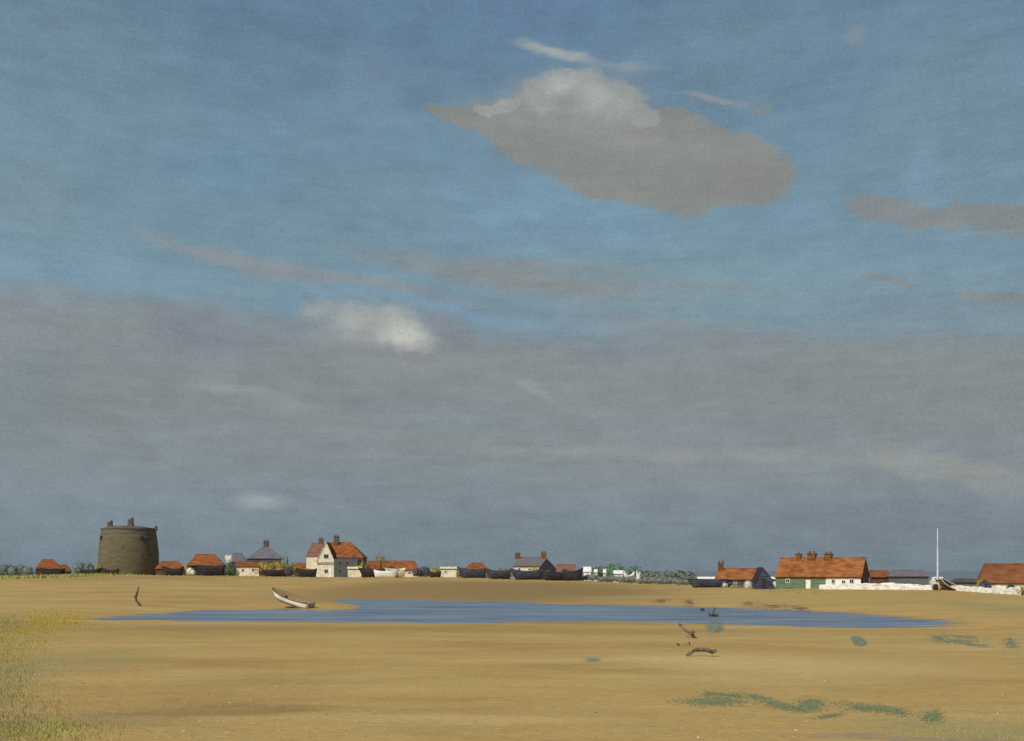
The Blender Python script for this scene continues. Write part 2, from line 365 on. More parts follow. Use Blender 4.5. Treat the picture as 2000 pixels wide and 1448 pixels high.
def sdf(X, Y):
    X = np.asarray(X, float); Y = np.asarray(Y, float) * YS
    P = WP * np.array([1, YS]); Q = np.roll(P, -1, axis=0)
    dmin = np.full(X.shape, 1e9); inside = np.zeros(X.shape, bool)
    for (ax, ay), (bx, by) in zip(P, Q):
        ex, ey = bx - ax, by - ay; t = np.clip(((X - ax) * ex + (Y - ay) * ey) / (ex * ex + ey * ey + 1e-9), 0, 1)
        dmin = np.minimum(dmin, np.hypot(X - ax - t * ex, Y - ay - t * ey))
        c = ((ay > Y) != (by > Y)) & (X < (bx - ax) * (Y - ay) / (by - ay + 1e-12) + ax); inside ^= c
    return np.where(inside, -dmin, dmin)
def sm(x): x = np.clip(x, 0, 1); return x * x * (3 - 2 * x)
def terrain(X, Y):
    X = np.asarray(X, float); Y = np.asarray(Y, float)
    px = 1000 + F * X / np.maximum(Y, 25.0); px = np.clip(px, -900, 2900)
    d = sdf(X, Y); Yc, Zc = crest(px)
    ymid = np.interp(px, [150, 1000, 1850], [84, 95, 76])
    out_ = np.maximum(d, 0)
    near = 0.28 * (1 - np.exp(-out_ / 5.0))
    rem = np.maximum(Yc - Y, 0) * YS
    tt = out_ / (out_ + rem + 1e-6)
    far = 0.28 * (1 - np.exp(-out_ / 4.0)) + (Zc - 0.28) * tt ** 1.1
    w = sm((Y - ymid) / 30.0)
    z = near * (1 - w) + far * w
    z = z + 0.05 * np.sin(X * .11 + Y * .05) * sm(out_ / 10) + 0.03 * np.sin(X * .31 - Y * .17 + 1.3) * sm(out_ / 8) + 0.012 * np.sin(X * 1.1 + 2 * np.sin(Y * .5)) * sm(out_ / 4)
    tip = np.maximum(sm((520 - px) / 300.0), sm((px - 1440) / 330.0))
    z = np.where(d < 0, -0.3 * (1 - np.exp(d / 1.5)) * (1 - .72 * tip), z)
    bars = np.sin(Y * 1.25 + .06 * X + 1.5 * np.sin(X * .13)) * (.6 + .4 * np.sin(X * .33 + Y * .4)) + .5 * np.sin(Y * 2.9 - .11 * X + np.sin(X * .21 + 2))
    z = z + bars * (.012 + .10 * tip) * sm((5 - np.abs(d)) / 5)
    fall = sm((Y - Yc - 75) / 60.0)
    return z * (1 - fall) - 1.5 * fall
def tz(x, y): return float(terrain(np.array([x]), np.array([y]))[0])
def ground_at(px, y):
    """world point where the sight line through a photo pixel meets the ground"""
    d = np.concatenate([np.arange(18, 60, .25), np.arange(60, 340, .5)]); X = (px - 1000) / F * d; T = terrain(X, d)
    hit = np.nonzero(H - (y - YH) * d / F <= T)[0]
    if len(hit): i = hit[0]; return Vector((X[i], d[i], T[i]))
    return Vector(((px - 1000) / F * 150, 150, 0))
bm = bmesh.new()
nx, ny = 420, 430
sv = np.linspace(-0.95, 0.95, nx)
yv = np.concatenate([np.linspace(-18, 20, 20), np.geomspace(20.5, 500, ny - 20)])
SX, YY = np.meshgrid(sv, yv); XX = SX * (YY + 35)
ZZ = terrain(XX, YY)
me = bpy.data.meshes.new('ground')
vv = np.stack([XX.ravel(), YY.ravel(), ZZ.ravel()], 1)
ii = np.arange(nx * ny).reshape(ny, nx)
ff = np.stack([ii[:-1, :-1].ravel(), ii[:-1, 1:].ravel(), ii[1:, 1:].ravel(), ii[1:, :-1].ravel()], 1)
bm.free()
me.from_pydata(vv.tolist(), [], ff.tolist())
for p in me.polygons: p.use_smooth = True
ground = bpy.data.objects.new('ground', me); COL.objects.link(ground); tag(ground, kind='structure')
# ground material: sand and mud, laid out in metres on the ground itself
gm = bpy.data.materials.new('sand_and_mud'); gm.use_nodes = True; me.materials.append(gm)
nt = gm.node_tree; N = nt.nodes; K = nt.links; gb = N['Principled BSDF']; gb.inputs['Roughness'].default_value = 0.9; gb.inputs['Specular IOR Level'].default_value = 0.12
tcg = nd('ShaderNodeTexCoord'); OB = tcg.outputs['Object']
gn1 = noisew(OB, 0.10, 6, 0.45, 1.1, 0.06, 0.68); gn2 = noisew(OB, 0.8, 6, 0.34, 1.2, 0.05, 0.72); gn3 = noisew(OB, 6, 3, 0.5, 1.2, 0, .6)
GK = 1.5
rp = nd('ShaderNodeValToRGB'); K.new(gn1.outputs[0], rp.inputs[0])
for i, (p, c) in enumerate([(0.32, (150, 120, 70)), (0.45, (165, 134, 80)), (0.56, (171, 142, 88)), (0.70, (180, 153, 101))]):
    e = rp.color_ramp.elements[i] if i < 2 else rp.color_ramp.elements.new(p); e.position = p; e.color = L4(c, GK)
cur = rp.outputs[0]
wg = warp(warp(OB, gn1.outputs['Color'], (14, 10, 0)), gn2.outputs['Color'], (5, 3, 0))
def patch(px, y, rx_m, ry_m, rot, col, op, inner=0.1, d=None):
    global cur
    if d is None: q = ground_at(px, y)
    else: q = Vector(((px - 1000) / F * d, d, 0))
    m = nd('ShaderNodeMapping', vector_type='TEXTURE'); m.inputs['Location'].default_value = (q.x, q.y, 0)
    m.inputs['Rotation'].default_value = (0, 0, R(rot)); m.inputs['Scale'].default_value = (rx_m, ry_m, 1e6)
    K.new(wg, m.inputs[0]); ln = nd('ShaderNodeVectorMath', operation='LENGTH'); K.new(m.outputs[0], ln.inputs[0])
    cur = mixc(mrange(ln.outputs['Value'], inner, 1.2, op, 0.0), cur, L4(col, GK))
patch(1000, 1150, 32, 80, 0, (132, 108, 68), .95, 0.45, d=185)      # wet brown mud of the far bank
patch(780, 1150, 20, 80, 0, (138, 112, 70), .8, 0.3, d=190)
patch(260, 1135, 34, 40, 0, (140, 118, 80), .7, 0.2, d=270)
patch(600, 1185, 9, 8, 0, (176, 136, 76), .7, 0.2, d=116)
patch(1650, 1172, 40, 30, 0, (166, 138, 84), .7, 0.2, d=130)
patch(900, 1232, 34, 7, 0, (146, 120, 74), .75, 0.1, d=66)
patch(430, 1230, 16, 6, 0, (144, 118, 74), .6, 0.1, d=70)
patch(400, 1380, 3.8, 2.4, 0, (136, 112, 70), .85, 0.1)
patch(560, 1330, 3.8, 2.6, 0, (146, 120, 76), .6, 0.1)
patch(200, 1400, 3.2, 3.0, 0, (140, 118, 74), .7, 0.1)
patch(60, 1300, 4, 12, 0, (146, 134, 88), .6, 0.1)
patch(1500, 1300, 9, 8, 0, (184, 158, 106), .8, 0.1)
patch(900, 1400, 6, 2.4, 0, (178, 152, 102), .8, 0.1)
patch(1900, 1420, 3.4, 3, 0, (146, 136, 88), .7, 0.1)
patch(1990, 1190, 6, 30, 0, (146, 132, 84), .7, 0.1)
patch(1750, 1445, 3.0, 0.5, 2, (132, 120, 104), .7, 0.1)
# streaks left by the tide, running across the view
stk = mrange(gn2.outputs[0], 0.28, 0.72, 0.935, 1.06)
gn5 = noisew(OB, 30, 3, 0.6, 1.0, 0, .7); grn = mth('MULTIPLY', mrange(gn3.outputs[0], 0.25, 0.75, 0.88, 1.12), mrange(gn5.outputs[0], 0.25, 0.75, 0.86, 1.14))
ss = nd('ShaderNodeVectorMath', operation='SCALE'); K.new(cur, ss.inputs[0]); K.new(mth('MULTIPLY', stk, grn), ss.inputs['Scale'])
cur = ss.outputs[0]
gn4 = noisew(OB, 1.1, 5, 0.2, 1.3, 0.06, 0.75)
cur = mixc(mrange(gn4.outputs[0], 0.58, 0.74, 0, 0.38), cur, L4((184, 162, 116), GK))
# damp margin beside the water
sep = nd('ShaderNodeSeparateXYZ'); K.new(OB, sep.inputs[0])
cur = mixc(mrange(sep.outputs[2], 0.0, 0.10, 0.5, 0.0), cur, L4((150, 118, 66), GK))
K.new(cur, gb.inputs['Base Color'])
gbp = nd('ShaderNodeBump'); gbp.inputs['Strength'].default_value = 0.45; gbp.inputs['Distance'].default_value = 0.06
K.new(mth('ADD', gn3.outputs[0], gn2.outputs[0]), gbp.inputs['Height']); K.new(gbp.outputs[0], gb.inputs['Normal'])

# ------------------------------------------------------------------ water
def water_mat(name, c1, c2, bscale, bstr, rough, spec):
    global nt, N, K
    m = bpy.data.materials.new(name); m.use_nodes = True; nt = m.node_tree; N = nt.nodes; K = nt.links
    b = N['Principled BSDF']; b.inputs['Roughness'].default_value = rough; b.inputs['Specular IOR Level'].default_value = spec
    t = nd('ShaderNodeTexCoord'); a = noisew(t.outputs['Object'], 0.30, 5, 0.22, 1.0, 0.03, .7)
    K.new(mixc(mrange(a.outputs[0], 0.35, 0.62), L4(c1), L4(c2)), b.inputs['Base Color'])
    w = noisew(t.outputs['Object'], bscale, 4, 0.35, 1.3, 0, .65)
    bp = nd('ShaderNodeBump'); bp.inputs['Strength'].default_value = bstr; bp.inputs['Distance'].default_value = 0.12
    K.new(w.outputs[0], bp.inputs['Height']); K.new(bp.outputs[0], b.inputs['Normal']); return m
M_river = water_mat('river_water', (86, 102, 128), (138, 152, 164), 2.2, 0.6, 0.32, 0.35)
M_sea = water_mat('sea_water', (122, 130, 136), (128, 135, 140), 0.6, 0.5, 0.5, 0.4)
bm = bmesh.new(); box_x = (-75, 75)
vs_ = [bm.verts.new((x, y, 0)) for x, y in ((-75, 66), (60, 66), (75, 175), (-75, 175))]; bm.faces.new(vs_)
tag(link('river', bm, M_river), kind='structure')
bm = bmesh.new()
vs_ = [bm.verts.new((x, y, -0.004)) for x, y in ((-30000, 215), (30000, 215), (30000, 50000), (-30000, 50000))]; bm.faces.new(vs_)
tag(link('sea', bm, M_sea), kind='structure')

# ------------------------------------------------------------------ builders
def Xp(px, d): return (px - 1000) / F * d
def Zp(y, d): return H - (y - YH) * d / F
def Dc(px): return float(crest(np.array([px]))[0][0])
def house(name, label, x0, x1, off, depth, ye, yr, wall, roof, hipl=0, hipr=0, th=None, chim=(), wins=(), doors=(), cat='house', group=None,
          front=None, gable=None, over=0.25, D=None, brick=None, pot=True, wob=0.05):
    if th is None: th = math.degrees(math.atan(((x0 + x1) / 2 - 1000) / F)) * .8
    D0 = (Dc((x0 + x1) / 2) + off) if D is None else D
    c, s = math.cos(R(th)), math.sin(R(th)); X0 = Xp(x0, D0)
    def on(px, o):                                   # distance along the front axis for a photo column, on the line displaced o metres back
        ox, oy = X0 + s * o, D0 + c * o; sl_ = (px - 1000) / F
        t = (sl_ * oy - ox) / (c + sl_ * s); return t, oy - t * s
    Lf, D1 = on(x1, 0)
    zb = min(tz(X0, D0), tz(X0 + Lf * c, D1), tz(X0 + s * depth, D0 + c * depth)) - 0.15
    t = thing(name, label, cat, (X0, D0, zb), -R(th), group)
    Dm = (D0 + D1) / 2
    ze = Zp(ye, Dm) - zb; tr0, dr = on((x0 + x1) / 2, depth / 2); zr = Zp(yr, dr) - zb
    xl, xr = on(x0 + hipl, depth / 2)[0] if hipl else 0.0, on(x1 - hipr, depth / 2)[0] if hipr else Lf
    gl, gr = not hipl, not hipr
    inset = over * 0.8 if over > 0.1 else 0
    # walls (with gable triangles)
    a, b_ = inset, Lf - inset
    bm = bmesh.new()
    y0, y1 = over, depth - over
    zz = ze - 0.08
    zrt = zr - 0.14
    def V(x, y, z): return bm.verts.new((x, y, z))
    A = [V(a, y0, 0), V(b_, y0, 0), V(b_, y1, 0), V(a, y1, 0)]; B = [V(a, y0, zz), V(b_, y0, zz), V(b_, y1, zz), V(a, y1, zz)]
    bm.faces.new(A[::-1]); bm.faces.new((A[0], A[1], B[1], B[0])); bm.faces.new((A[2], A[3], B[3], B[2]))
    zg = zz + (zrt - zz) * 0.96
    if gl: G = V(a, depth / 2, zg); bm.faces.new((A[3], A[0], B[0], G, B[3]))
    else: bm.faces.new((A[3], A[0], B[0], B[3]))
    if gr: G2 = V(b_, depth / 2, zg); bm.faces.new((A[1], A[2], B[2], G2, B[1]))
    else: bm.faces.new((A[1], A[2], B[2], B[1]))
    if gl and gr:
        bm.faces.new((B[0], B[1], G2, G)); bm.faces.new((B[2], B[3], G, G2))
    else: bm.faces.new(B)
    link('wall', bm, wall, t)
    if gable is not None:                            # thin skin over the gable end, its shade put into a darker colour
        bm = bmesh.new(); e = 0.03
        P = [V(b_ + e, y0 - e, 0), V(b_ + e, y1 + e, 0), V(b_ + e, y1 + e, zz), V(b_ + e, depth / 2, zg), V(b_ + e, y0 - e, zz)]
        Q = [V(b_ + e + .05, p.co.y, p.co.z) for p in P]
        bm.faces.new(P[::-1]); bm.faces.new(Q)
        for i in range(5): bm.faces.new((P[i], P[(i + 1) % 5], Q[(i + 1) % 5], Q[i]))
        o = link('gable_shade_skin', bm, gable, t)
    if front:                                        # stretches of front wall faced in another colour
        for (fa, fb, fm, fn) in front:
            ta, tb = max(a, on(fa, 0)[0]), min(b_, on(fb, 0)[0]); bm = bmesh.new(); box(bm, ta, tb, y0 - .06, y0 - .003, 0.0, zz - .02)
            o = link(fn, bm, fm, t)
    # roof
    bm = bmesh.new(); nseg = max(2, int(Lf / 1.5)); thk = 0.14
    rnd = random.Random(int(x0 * 7 + x1))
    top, bot = [], []
    for i in range(nseg + 1):
        u = i / nseg; xe = u * Lf; xg = min(max(xe, xl), xr) if not (xl == 0 and xr == Lf) else xe
        if not gl or not gr: xg = xl + (xr - xl) * u
        w = rnd.uniform(-wob, wob)
        top.append([V(xe, 0, ze + w * .5), V((xe + xg) / 2, depth * .25, (ze + zr) / 2 + w), V(xg, depth / 2, zr + w), V((xe + xg) / 2, depth * .75, (ze + zr) / 2 + w), V(xe, depth, ze)])
        bot.append([bm.verts.new(v.co - Vector((0, 0, thk))) for v in top[-1]])
    for i in range(nseg):
        for j in range(4):
            bm.faces.new((top[i][j], top[i + 1][j], top[i + 1][j + 1], top[i][j + 1])); bm.faces.new((bot[i][j + 1], bot[i + 1][j + 1], bot[i + 1][j], bot[i][j]))
        for j in (0, 4): bm.faces.new((top[i][j], bot[i][j], bot[i + 1][j], top[i + 1][j]))
    for i in (0, nseg):
        for j in range(4): bm.faces.new((top[i][j], top[i][j + 1], bot[i][j + 1], bot[i][j]))
        if (i == 0 and not gl) or (i == nseg and not gr): bm.faces.new([top[i][0], top[i][1], top[i][2], top[i][3], top[i][4]])
    ro = link('roof', bm, roof, t)
    # ridge capping and eaves board
    if xr - xl > 1:
        bm = bmesh.new(); tube(bm, [(xl, depth / 2, zr + .03), ((xl + xr) / 2, depth / 2, zr + .03), (xr, depth / 2, zr + .03)], 0.09, 6); link('ridge_tiles', bm, roof, ro)
    bm = bmesh.new(); box(bm, .05, Lf - .05, -.045, -.003, ze - .16, ze - .03); link('gutter', bm, M_dark, ro)
    for (cx, cyt, cw) in chim:
        tcx, dd = on(cx, depth / 2); w = cw * dd / F / 2; zt = Zp(cyt, dd) - zb
        bm = bmesh.new(); ph = min(0.5, (zt - zr) * .3) if pot else 0
        zc = zt - ph
        box(bm, tcx - w, tcx + w, depth / 2 - w * .9, depth / 2 + w * .9, zr - 0.5, zc - .16)
        box(bm, tcx - w * 1.15, tcx + w * 1.15, depth / 2 - w * 1.05, depth / 2 + w * 1.05, zc - .158, zc)
        ch = link('chimney', bm, brick or M_brick, ro)
        if pot:
            k2 = 2 if w > 0.45 else 1
            bm = bmesh.new()
            for q in range(k2):
                ox = tcx + (q - (k2 - 1) / 2) * w * 1.1
                lathe(bm, [(w * .34, zc - .02), (w * .26, zc + ph * .8), (w * .32, zt)], 8, ox, depth / 2)
            for v in bm.verts: pass
            # pots stand on the chimney stack, kept in its mesh family
            me_ = ch.data; b2 = bmesh.new(); b2.from_mesh(me_)
            tmp = bpy.data.meshes.new('t'); bm.to_mesh(tmp); b2.from_mesh(tmp); b2.to_mesh(me_); b2.free(); bm.free(); bpy.data.meshes.remove(tmp)
    for (cx, cy, w_, h_) in wins:
        tx, dd = on(cx, 0); w = w_ * dd / F / 2; hh = h_ * dd / F / 2; z = Zp(cy, dd) - zb
        opening(t, 'window', tx, z, w, hh, y0 - (0.06 if front else 0))
    for (cx, w_, ytop, dm) in doors:
        tx, dd = on(cx, 0); w = w_ * dd / F / 2; zt = Zp(ytop, dd) - zb; yy = y0 - (0.06 if front else 0)
        bm = bmesh.new(); box(bm, tx - w, tx + w, yy - .07, yy - .004, 0.05, zt); dr_ = link('door', bm, dm, t)
        bm = bmesh.new(); box(bm, tx + w * .6, tx + w * .75, yy - .12, yy - .073, zt * .45, zt * .45 + .08); link('handle', bm, M_dark, dr_)
    return t
def opening(t, nm, tx, z, w, hh, yy, fm=None):
    bm = bmesh.new(); box(bm, tx - w, tx + w, yy - .05, yy - .004, z - hh, z + hh)
    p = link(nm, bm, M_glass, t)
    bm = bmesh.new(); f = min(.08, w * .25)
    for (a, b, c_, d_) in ((tx - w - f, tx - w, z - hh - f, z + hh + f), (tx + w, tx + w + f, z - hh - f, z + hh + f), (tx - w + .001, tx + w - .001, z + hh, z + hh + f), (tx - w + .001, tx + w - .001, z - hh - f, z - hh)):
        box(bm, a, b, yy - .09, yy - .002, c_, d_)
    box(bm, tx - .02, tx + .02, yy - .075, yy - .052, z - hh, z + hh)
    link('frame', bm, fm or M_white, p)

def gable_shed(name, label, x0, x1, xa, off, depth, ye, ya, wall, roof, wins=(), doors=(), cat='shed', D=None, over=0.12, bands=(), trim=None, group=None):
    """building whose gable faces the viewer; ridge runs away from us"""
    D0 = (Dc((x0 + x1) / 2) + off) if D is None else D
    X0, X1, XA = Xp(x0, D0), Xp(x1, D0), Xp(xa, D0); cx = (X0 + X1) / 2; hw = (X1 - X0) / 2; ax = XA - cx
    zb = min(tz(X0, D0), tz(X1, D0), tz(cx, D0 + depth)) - .15
    t = thing(name, label, cat, (cx, D0, zb), 0, group); ze = Zp(ye, D0) - zb; za = Zp(ya, D0) - zb
    bm = bmesh.new(); prof = [(-hw + over, 0), (hw - over, 0), (hw - over, ze - .05), (ax, za - .12), (-hw + over, ze - .05)]
    P = [bm.verts.new((x, over, z)) for x, z in prof]; Q = [bm.verts.new((x, depth - over, z)) for x, z in prof]
    bm.faces.new(P); bm.faces.new(Q[::-1])
    for i in range(5): bm.faces.new((P[i], Q[i], Q[(i + 1) % 5], P[(i + 1) % 5]))
    link('wall', bm, wall, t)
    bm = bmesh.new(); thk = .12
    pr = [(-hw - .05, ze - .12), (ax, za), (hw + .05, ze - .12)]
    U = [[bm.verts.new((x, y, z)) for x, z in pr] for y in (0, depth)]; Lw = [[bm.verts.new((x, y, z - thk)) for x, z in pr] for y in (0, depth)]
    for j in (0, 1):
        bm.faces.new((U[0][j], U[0][j + 1], U[1][j + 1], U[1][j])); bm.faces.new((Lw[0][j], Lw[1][j], Lw[1][j + 1], Lw[0][j + 1]))
        for e in (0, 1): bm.faces.new((U[e][j], Lw[e][j], Lw[e][j + 1], U[e][j + 1]))
    for j in (0, 2): bm.faces.new((U[0][j], U[1][j], Lw[1][j], Lw[0][j]))
    link('roof', bm, roof, t)
    if trim:
        for sgn, (xa_, za_), (xb_, zb_) in ((-1, pr[0], pr[1]), (1, pr[2], pr[1])):
            bm = bmesh.new(); tube(bm, [(xa_, -.05, za_ - .04), (xb_, -.05, zb_ - .04)], .07, 4); link('bargeboard', bm, trim, t)
    for (cx_, cy_, w_, h_) in wins: opening(t, 'window', Xp(cx_, D0) - cx, Zp(cy_, D0) - zb, w_ * D0 / F / 2, h_ * D0 / F / 2, over)
    for (cx_, w_, yt, dm) in doors:
        tx = Xp(cx_, D0) - cx; w = w_ * D0 / F / 2; zt = Zp(yt, D0) - zb
        bm = bmesh.new(); box(bm, tx - w, tx + w, over - .06, over - .004, .05, zt); dr_ = link('door', bm, dm, t)
        bm = bmesh.new(); box(bm, tx + w * .5, tx + w * .7, over - .11, over - .063, zt * .45, zt * .45 + .08); link('handle', bm, M_dark, dr_)
    for (y_, h_, bm_m, bn) in bands:
        z = Zp(y_, D0) - zb; bm = bmesh.new(); box(bm, -hw + over - .04, hw - over + .04, over - .07, over - .004, z - h_ * D0 / F / 2, z + h_ * D0 / F / 2); link(bn, bm, bm_m, t)
    return t, D0, zb

# boats ---------------------------------------------------------------
def hull_pts(L, B, Dp, sheer_, inner=0.0, ns=22, nr=8, transom=0.62, keelrise=.22):
    rows = []
    for i in range(ns + 1):
        u = i / ns                                    # 0 bow ... 1 stern
        hb = B / 2 * (math.sin(math.pi * min(1, (u * .94 + .001) ** .72) * .62) / math.sin(math.pi * .5) if u < .8 else 1)
        full = math.sin(math.pi * .5 * min(1, (u / .5)) ** .8) if u < .5 else 1 - (1 - transom) * ((u - .5) / .5) ** 2
        hb = B / 2 * max(.015, full)
        zk = Dp * keelrise * (max(0, (.3 - u) / .3) ** 2.2) + Dp * .06 * u
        zs = Dp * (1 + sheer_ * ((u - .55) / .55) ** 2)
        x = (u - .5) * L; rk = L * .13 * max(0, 1 - u / .22) ** 1.2; rs = -L * .06 * max(0, (u - .85) / .15)
        if u < .12: x += 0
        hb_, zk_ = max(.004, hb - inner), zk + inner
        row = []
        for j in range(nr + 1):
            a = j / nr * math.pi / 2
            zf = (1 - math.cos(a)) ** .85; row.append((x + (rk + rs) * (1 - zf), hb_ * math.sin(a) ** .8, zk_ + (zs - zk_) * zf))
        rows.append(row)
    return rows
def hull_mesh(L, B, Dp, sheer_=.35, thick=.05, ns=22, nr=8, transom=.62):
    bm = bmesh.new(); grids = []
    for inn in (0, thick):
        g = []
        rows = hull_pts(L, B, Dp, sheer_, inn, ns, nr, transom)
        if inn:
            for i, r_ in enumerate(rows):
                k = (L - 2 * thick) / L; rows[i] = [(p[0] * k, p[1], p[2]) for p in r_]
                zt = hull_pts(L, B, Dp, sheer_, 0, ns, nr, transom)[i][-1][2]; rows[i][-1] = (rows[i][-1][0], rows[i][-1][1], zt)
        for r_ in rows:
            line = [bm.verts.new((x, -y, z)) for (x, y, z) in r_[:0:-1]] + [bm.verts.new(r_[0])] + [bm.verts.new(p) for p in r_[1:]]
            g.append(line)
        grids.append(g)
    o, n_ = grids; m = len(o[0])
    for i in range(ns):
        for j in range(m - 1):
            bm.faces.new((o[i][j], o[i + 1][j], o[i + 1][j + 1], o[i][j + 1])); bm.faces.new((n_[i][j + 1], n_[i + 1][j + 1], n_[i + 1][j], n_[i][j]))
        for j in (0, m - 1): bm.faces.new((o[i][j], n_[i][j], n_[i + 1][j], o[i + 1][j]))
    for i in (0, ns):
        bm.faces.new(o[i]); bm.faces.new(n_[i])
        bm.faces.new((o[i][0], o[i][-1], n_[i][-1], n_[i][0]))
    return bm, hull_pts(L, B, Dp, sheer_, 0, ns, nr, transom)
def boat(name, label, loc, L, B, Dp, hullm, railm, inm, rot=(0, 0, 0), cat='boat', group=None, thw=2, sheer_=.35, band=None, keel=True, transom=.62, floor=False):
    t = thing(name, label, cat, loc, 0, group); t.rotation_euler = rot
    bm, pts = hull_mesh(L, B, Dp, sheer_, transom=transom)
    ho = link('hull', bm, hullm, t, smooth=True)
    if floor:                                        # bare boards inside, paint outside
        ho.data.materials.append(inm); nf = len(ho.data.polygons)
        cols = 2 * 8; idx = 0
        for i in range(22):
            for j in range(cols):
                ho.data.polygons[idx + 1].material_index = 1; idx += 2
            idx += 2
    for sgn, nm in ((-1, 'gunwale'), (1, 'gunwale')):
        bm = bmesh.new(); tube(bm, [(p[-1][0], sgn * p[-1][1], p[-1][2] + .02) for p in pts], .035 + .006 * L / 4, 6); link(nm, bm, railm, t)
    if keel:
        bm = bmesh.new(); tube(bm, [(p[0][0], 0, p[0][2] - .03) for p in pts], .05, 4); tube(bm, [(pts[0][j][0] - .03, 0, pts[0][j][2]) for j in range(len(pts[0]))], .05, 4); link('keel', bm, railm, t)
    if band:
        lo, hi, bmt = band; bm = bmesh.new()
        for sgn in (-1, 1):
            for i in range(len(pts) - 1):
                for j in range(lo, hi):
                    q = [pts[i][j], pts[i + 1][j], pts[i + 1][j + 1], pts[i][j + 1]]
                    bm.faces.new([bm.verts.new((x, sgn * (y + .012), z - .006)) for x, y, z in q])
        link('bottom_paint', bm, bmt, t, smooth=True)
    for k in range(thw):
        u = .3 + .5 * k / max(1, thw - 1) if thw > 1 else .5; i = int(u * 22); p = pts[i]; hb = p[-1][1] * .93
        bm = bmesh.new(); box(bm, p[0][0] - .12, p[0][0] + .12, -hb, hb, Dp * .72, Dp * .72 + .04); link('thwart', bm, inm, t)
    if floor:
        bm = bmesh.new()
        for q in range(5):
            yq = (q - 2) * B * .12; box(bm, -L * .25, L * .36, yq - B * .05, yq + B * .05, Dp * .24, Dp * .24 + .02)
        link('floorboards', bm, inm, t)
    return t
def beached(name, label, x0, x1, ytop, off, hullm, railm=None, heel=8, group=None, flip=False, D=None, beam=.34, sheer_=.5, yaw=0, thw=2):
    D0 = (Dc((x0 + x1) / 2) + off) if D is None else D
    L = (x1 - x0) * D0 / F; X = Xp((x0 + x1) / 2, D0); zb = tz(X, D0) - .08
    Dp = max(.5, (Zp(ytop, D0) - zb) / (1 + sheer_ * .45))
    return boat(name, label, (X, D0, zb), L / max(.8, math.cos(R(yaw))), max(1.4, L * beam), Dp, hullm, railm or M_dark, M_brownboard, (R(heel), 0, R(yaw) + (math.pi if flip else 0)), 'boat', group, thw, sheer_, transom=.7)

# foliage ---------------------------------------------------------------
def leaves(bm, c, r, n, ls, rnd, core=True, shell=.55):
    cx, cy, cz = c; rx, ry, rz = r
    if core:
        k_ = .74; g = bmesh.ops.create_icosphere(bm, subdivisions=2, radius=1, matrix=Matrix.Translation((cx, cy, cz)) @ Matrix.Diagonal((rx * k_, ry * k_, rz * k_, 1)))
        for v_ in g['verts']:
            p_ = v_.co; v_.co += Vector((math.sin(p_.z * 5 + p_.x * 3), math.sin(p_.x * 4), math.sin(p_.x * 6 + p_.y * 3))) * .07 * min(rx, rz)
    for _ in range(n):
        a = rnd.uniform(0, 2 * math.pi); zz = rnd.uniform(-1, 1); q = math.sqrt(1 - zz * zz); k = rnd.uniform(shell, 1.0) * (1 + .18 * math.sin(a * 3 + zz * 5 + cx))
        p = Vector((cx + rx * k * q * math.cos(a), cy + ry * k * q * math.sin(a), cz + rz * k * zz))
        s = ls * rnd.uniform(.6, 1.4); nv = Vector((q * math.cos(a), q * math.sin(a), zz + .3)) + Vector((rnd.gauss(0, .45), rnd.gauss(0, .45), rnd.gauss(0, .45)))
        nv.normalize(); u = nv.orthogonal().normalized(); g_ = rnd.uniform(0, 6.28); u = (u * math.cos(g_) + nv.cross(u) * math.sin(g_)).normalized(); v = nv.cross(u)
        bm.faces.new([bm.verts.new(p + u * s * .5 * i + v * s * .35 * j) for i, j in ((-1, 0), (0, -1), (1, 0), (0, 1))])
def bush(label, x0, x1, yt, off, m, n=900, ls=None, clumps=5, D=None, name='bush', cat='bush', group=None, seed=0, base=0.0):
    D0 = (Dc((x0 + x1) / 2) + off) if D is None else D
    rnd = random.Random(seed + int(x0 * 13 + yt)); X = Xp((x0 + x1) / 2, D0); w = (x1 - x0) * D0 / F; zb = tz(X, D0) - .05
    h = max(.5, Zp(yt, D0) - zb); bm = bmesh.new(); ls = ls or max(.16, .05 * min(w, h) + .1)
    for k in range(clumps):
        f = (k + .5) / clumps; cx = (f - .5) * w * .8; hh = h * (rnd.uniform(.72, 1.0) if clumps > 1 else 1.0)
        if k == clumps // 2: hh = h
        leaves(bm, (cx, rnd.uniform(-.2, .2) * w * .3, hh * .5), (w / clumps * rnd.uniform(.75, 1.0) if clumps > 1 else w / 2, min(w, h) * .4, hh * .52), n // clumps, ls, rnd)
    o = bmesh.new(); 
    t = thing(name, label, cat, (X, D0, zb), 0, group)
    link('foliage', bm, m, t)
    tube(o, [(0, 0, -.1), (.04, .02, h * .25), (-.03, 0, h * .5)], [.09, .07, .03], 6)
    link('stem', o, F_bark, t); return t
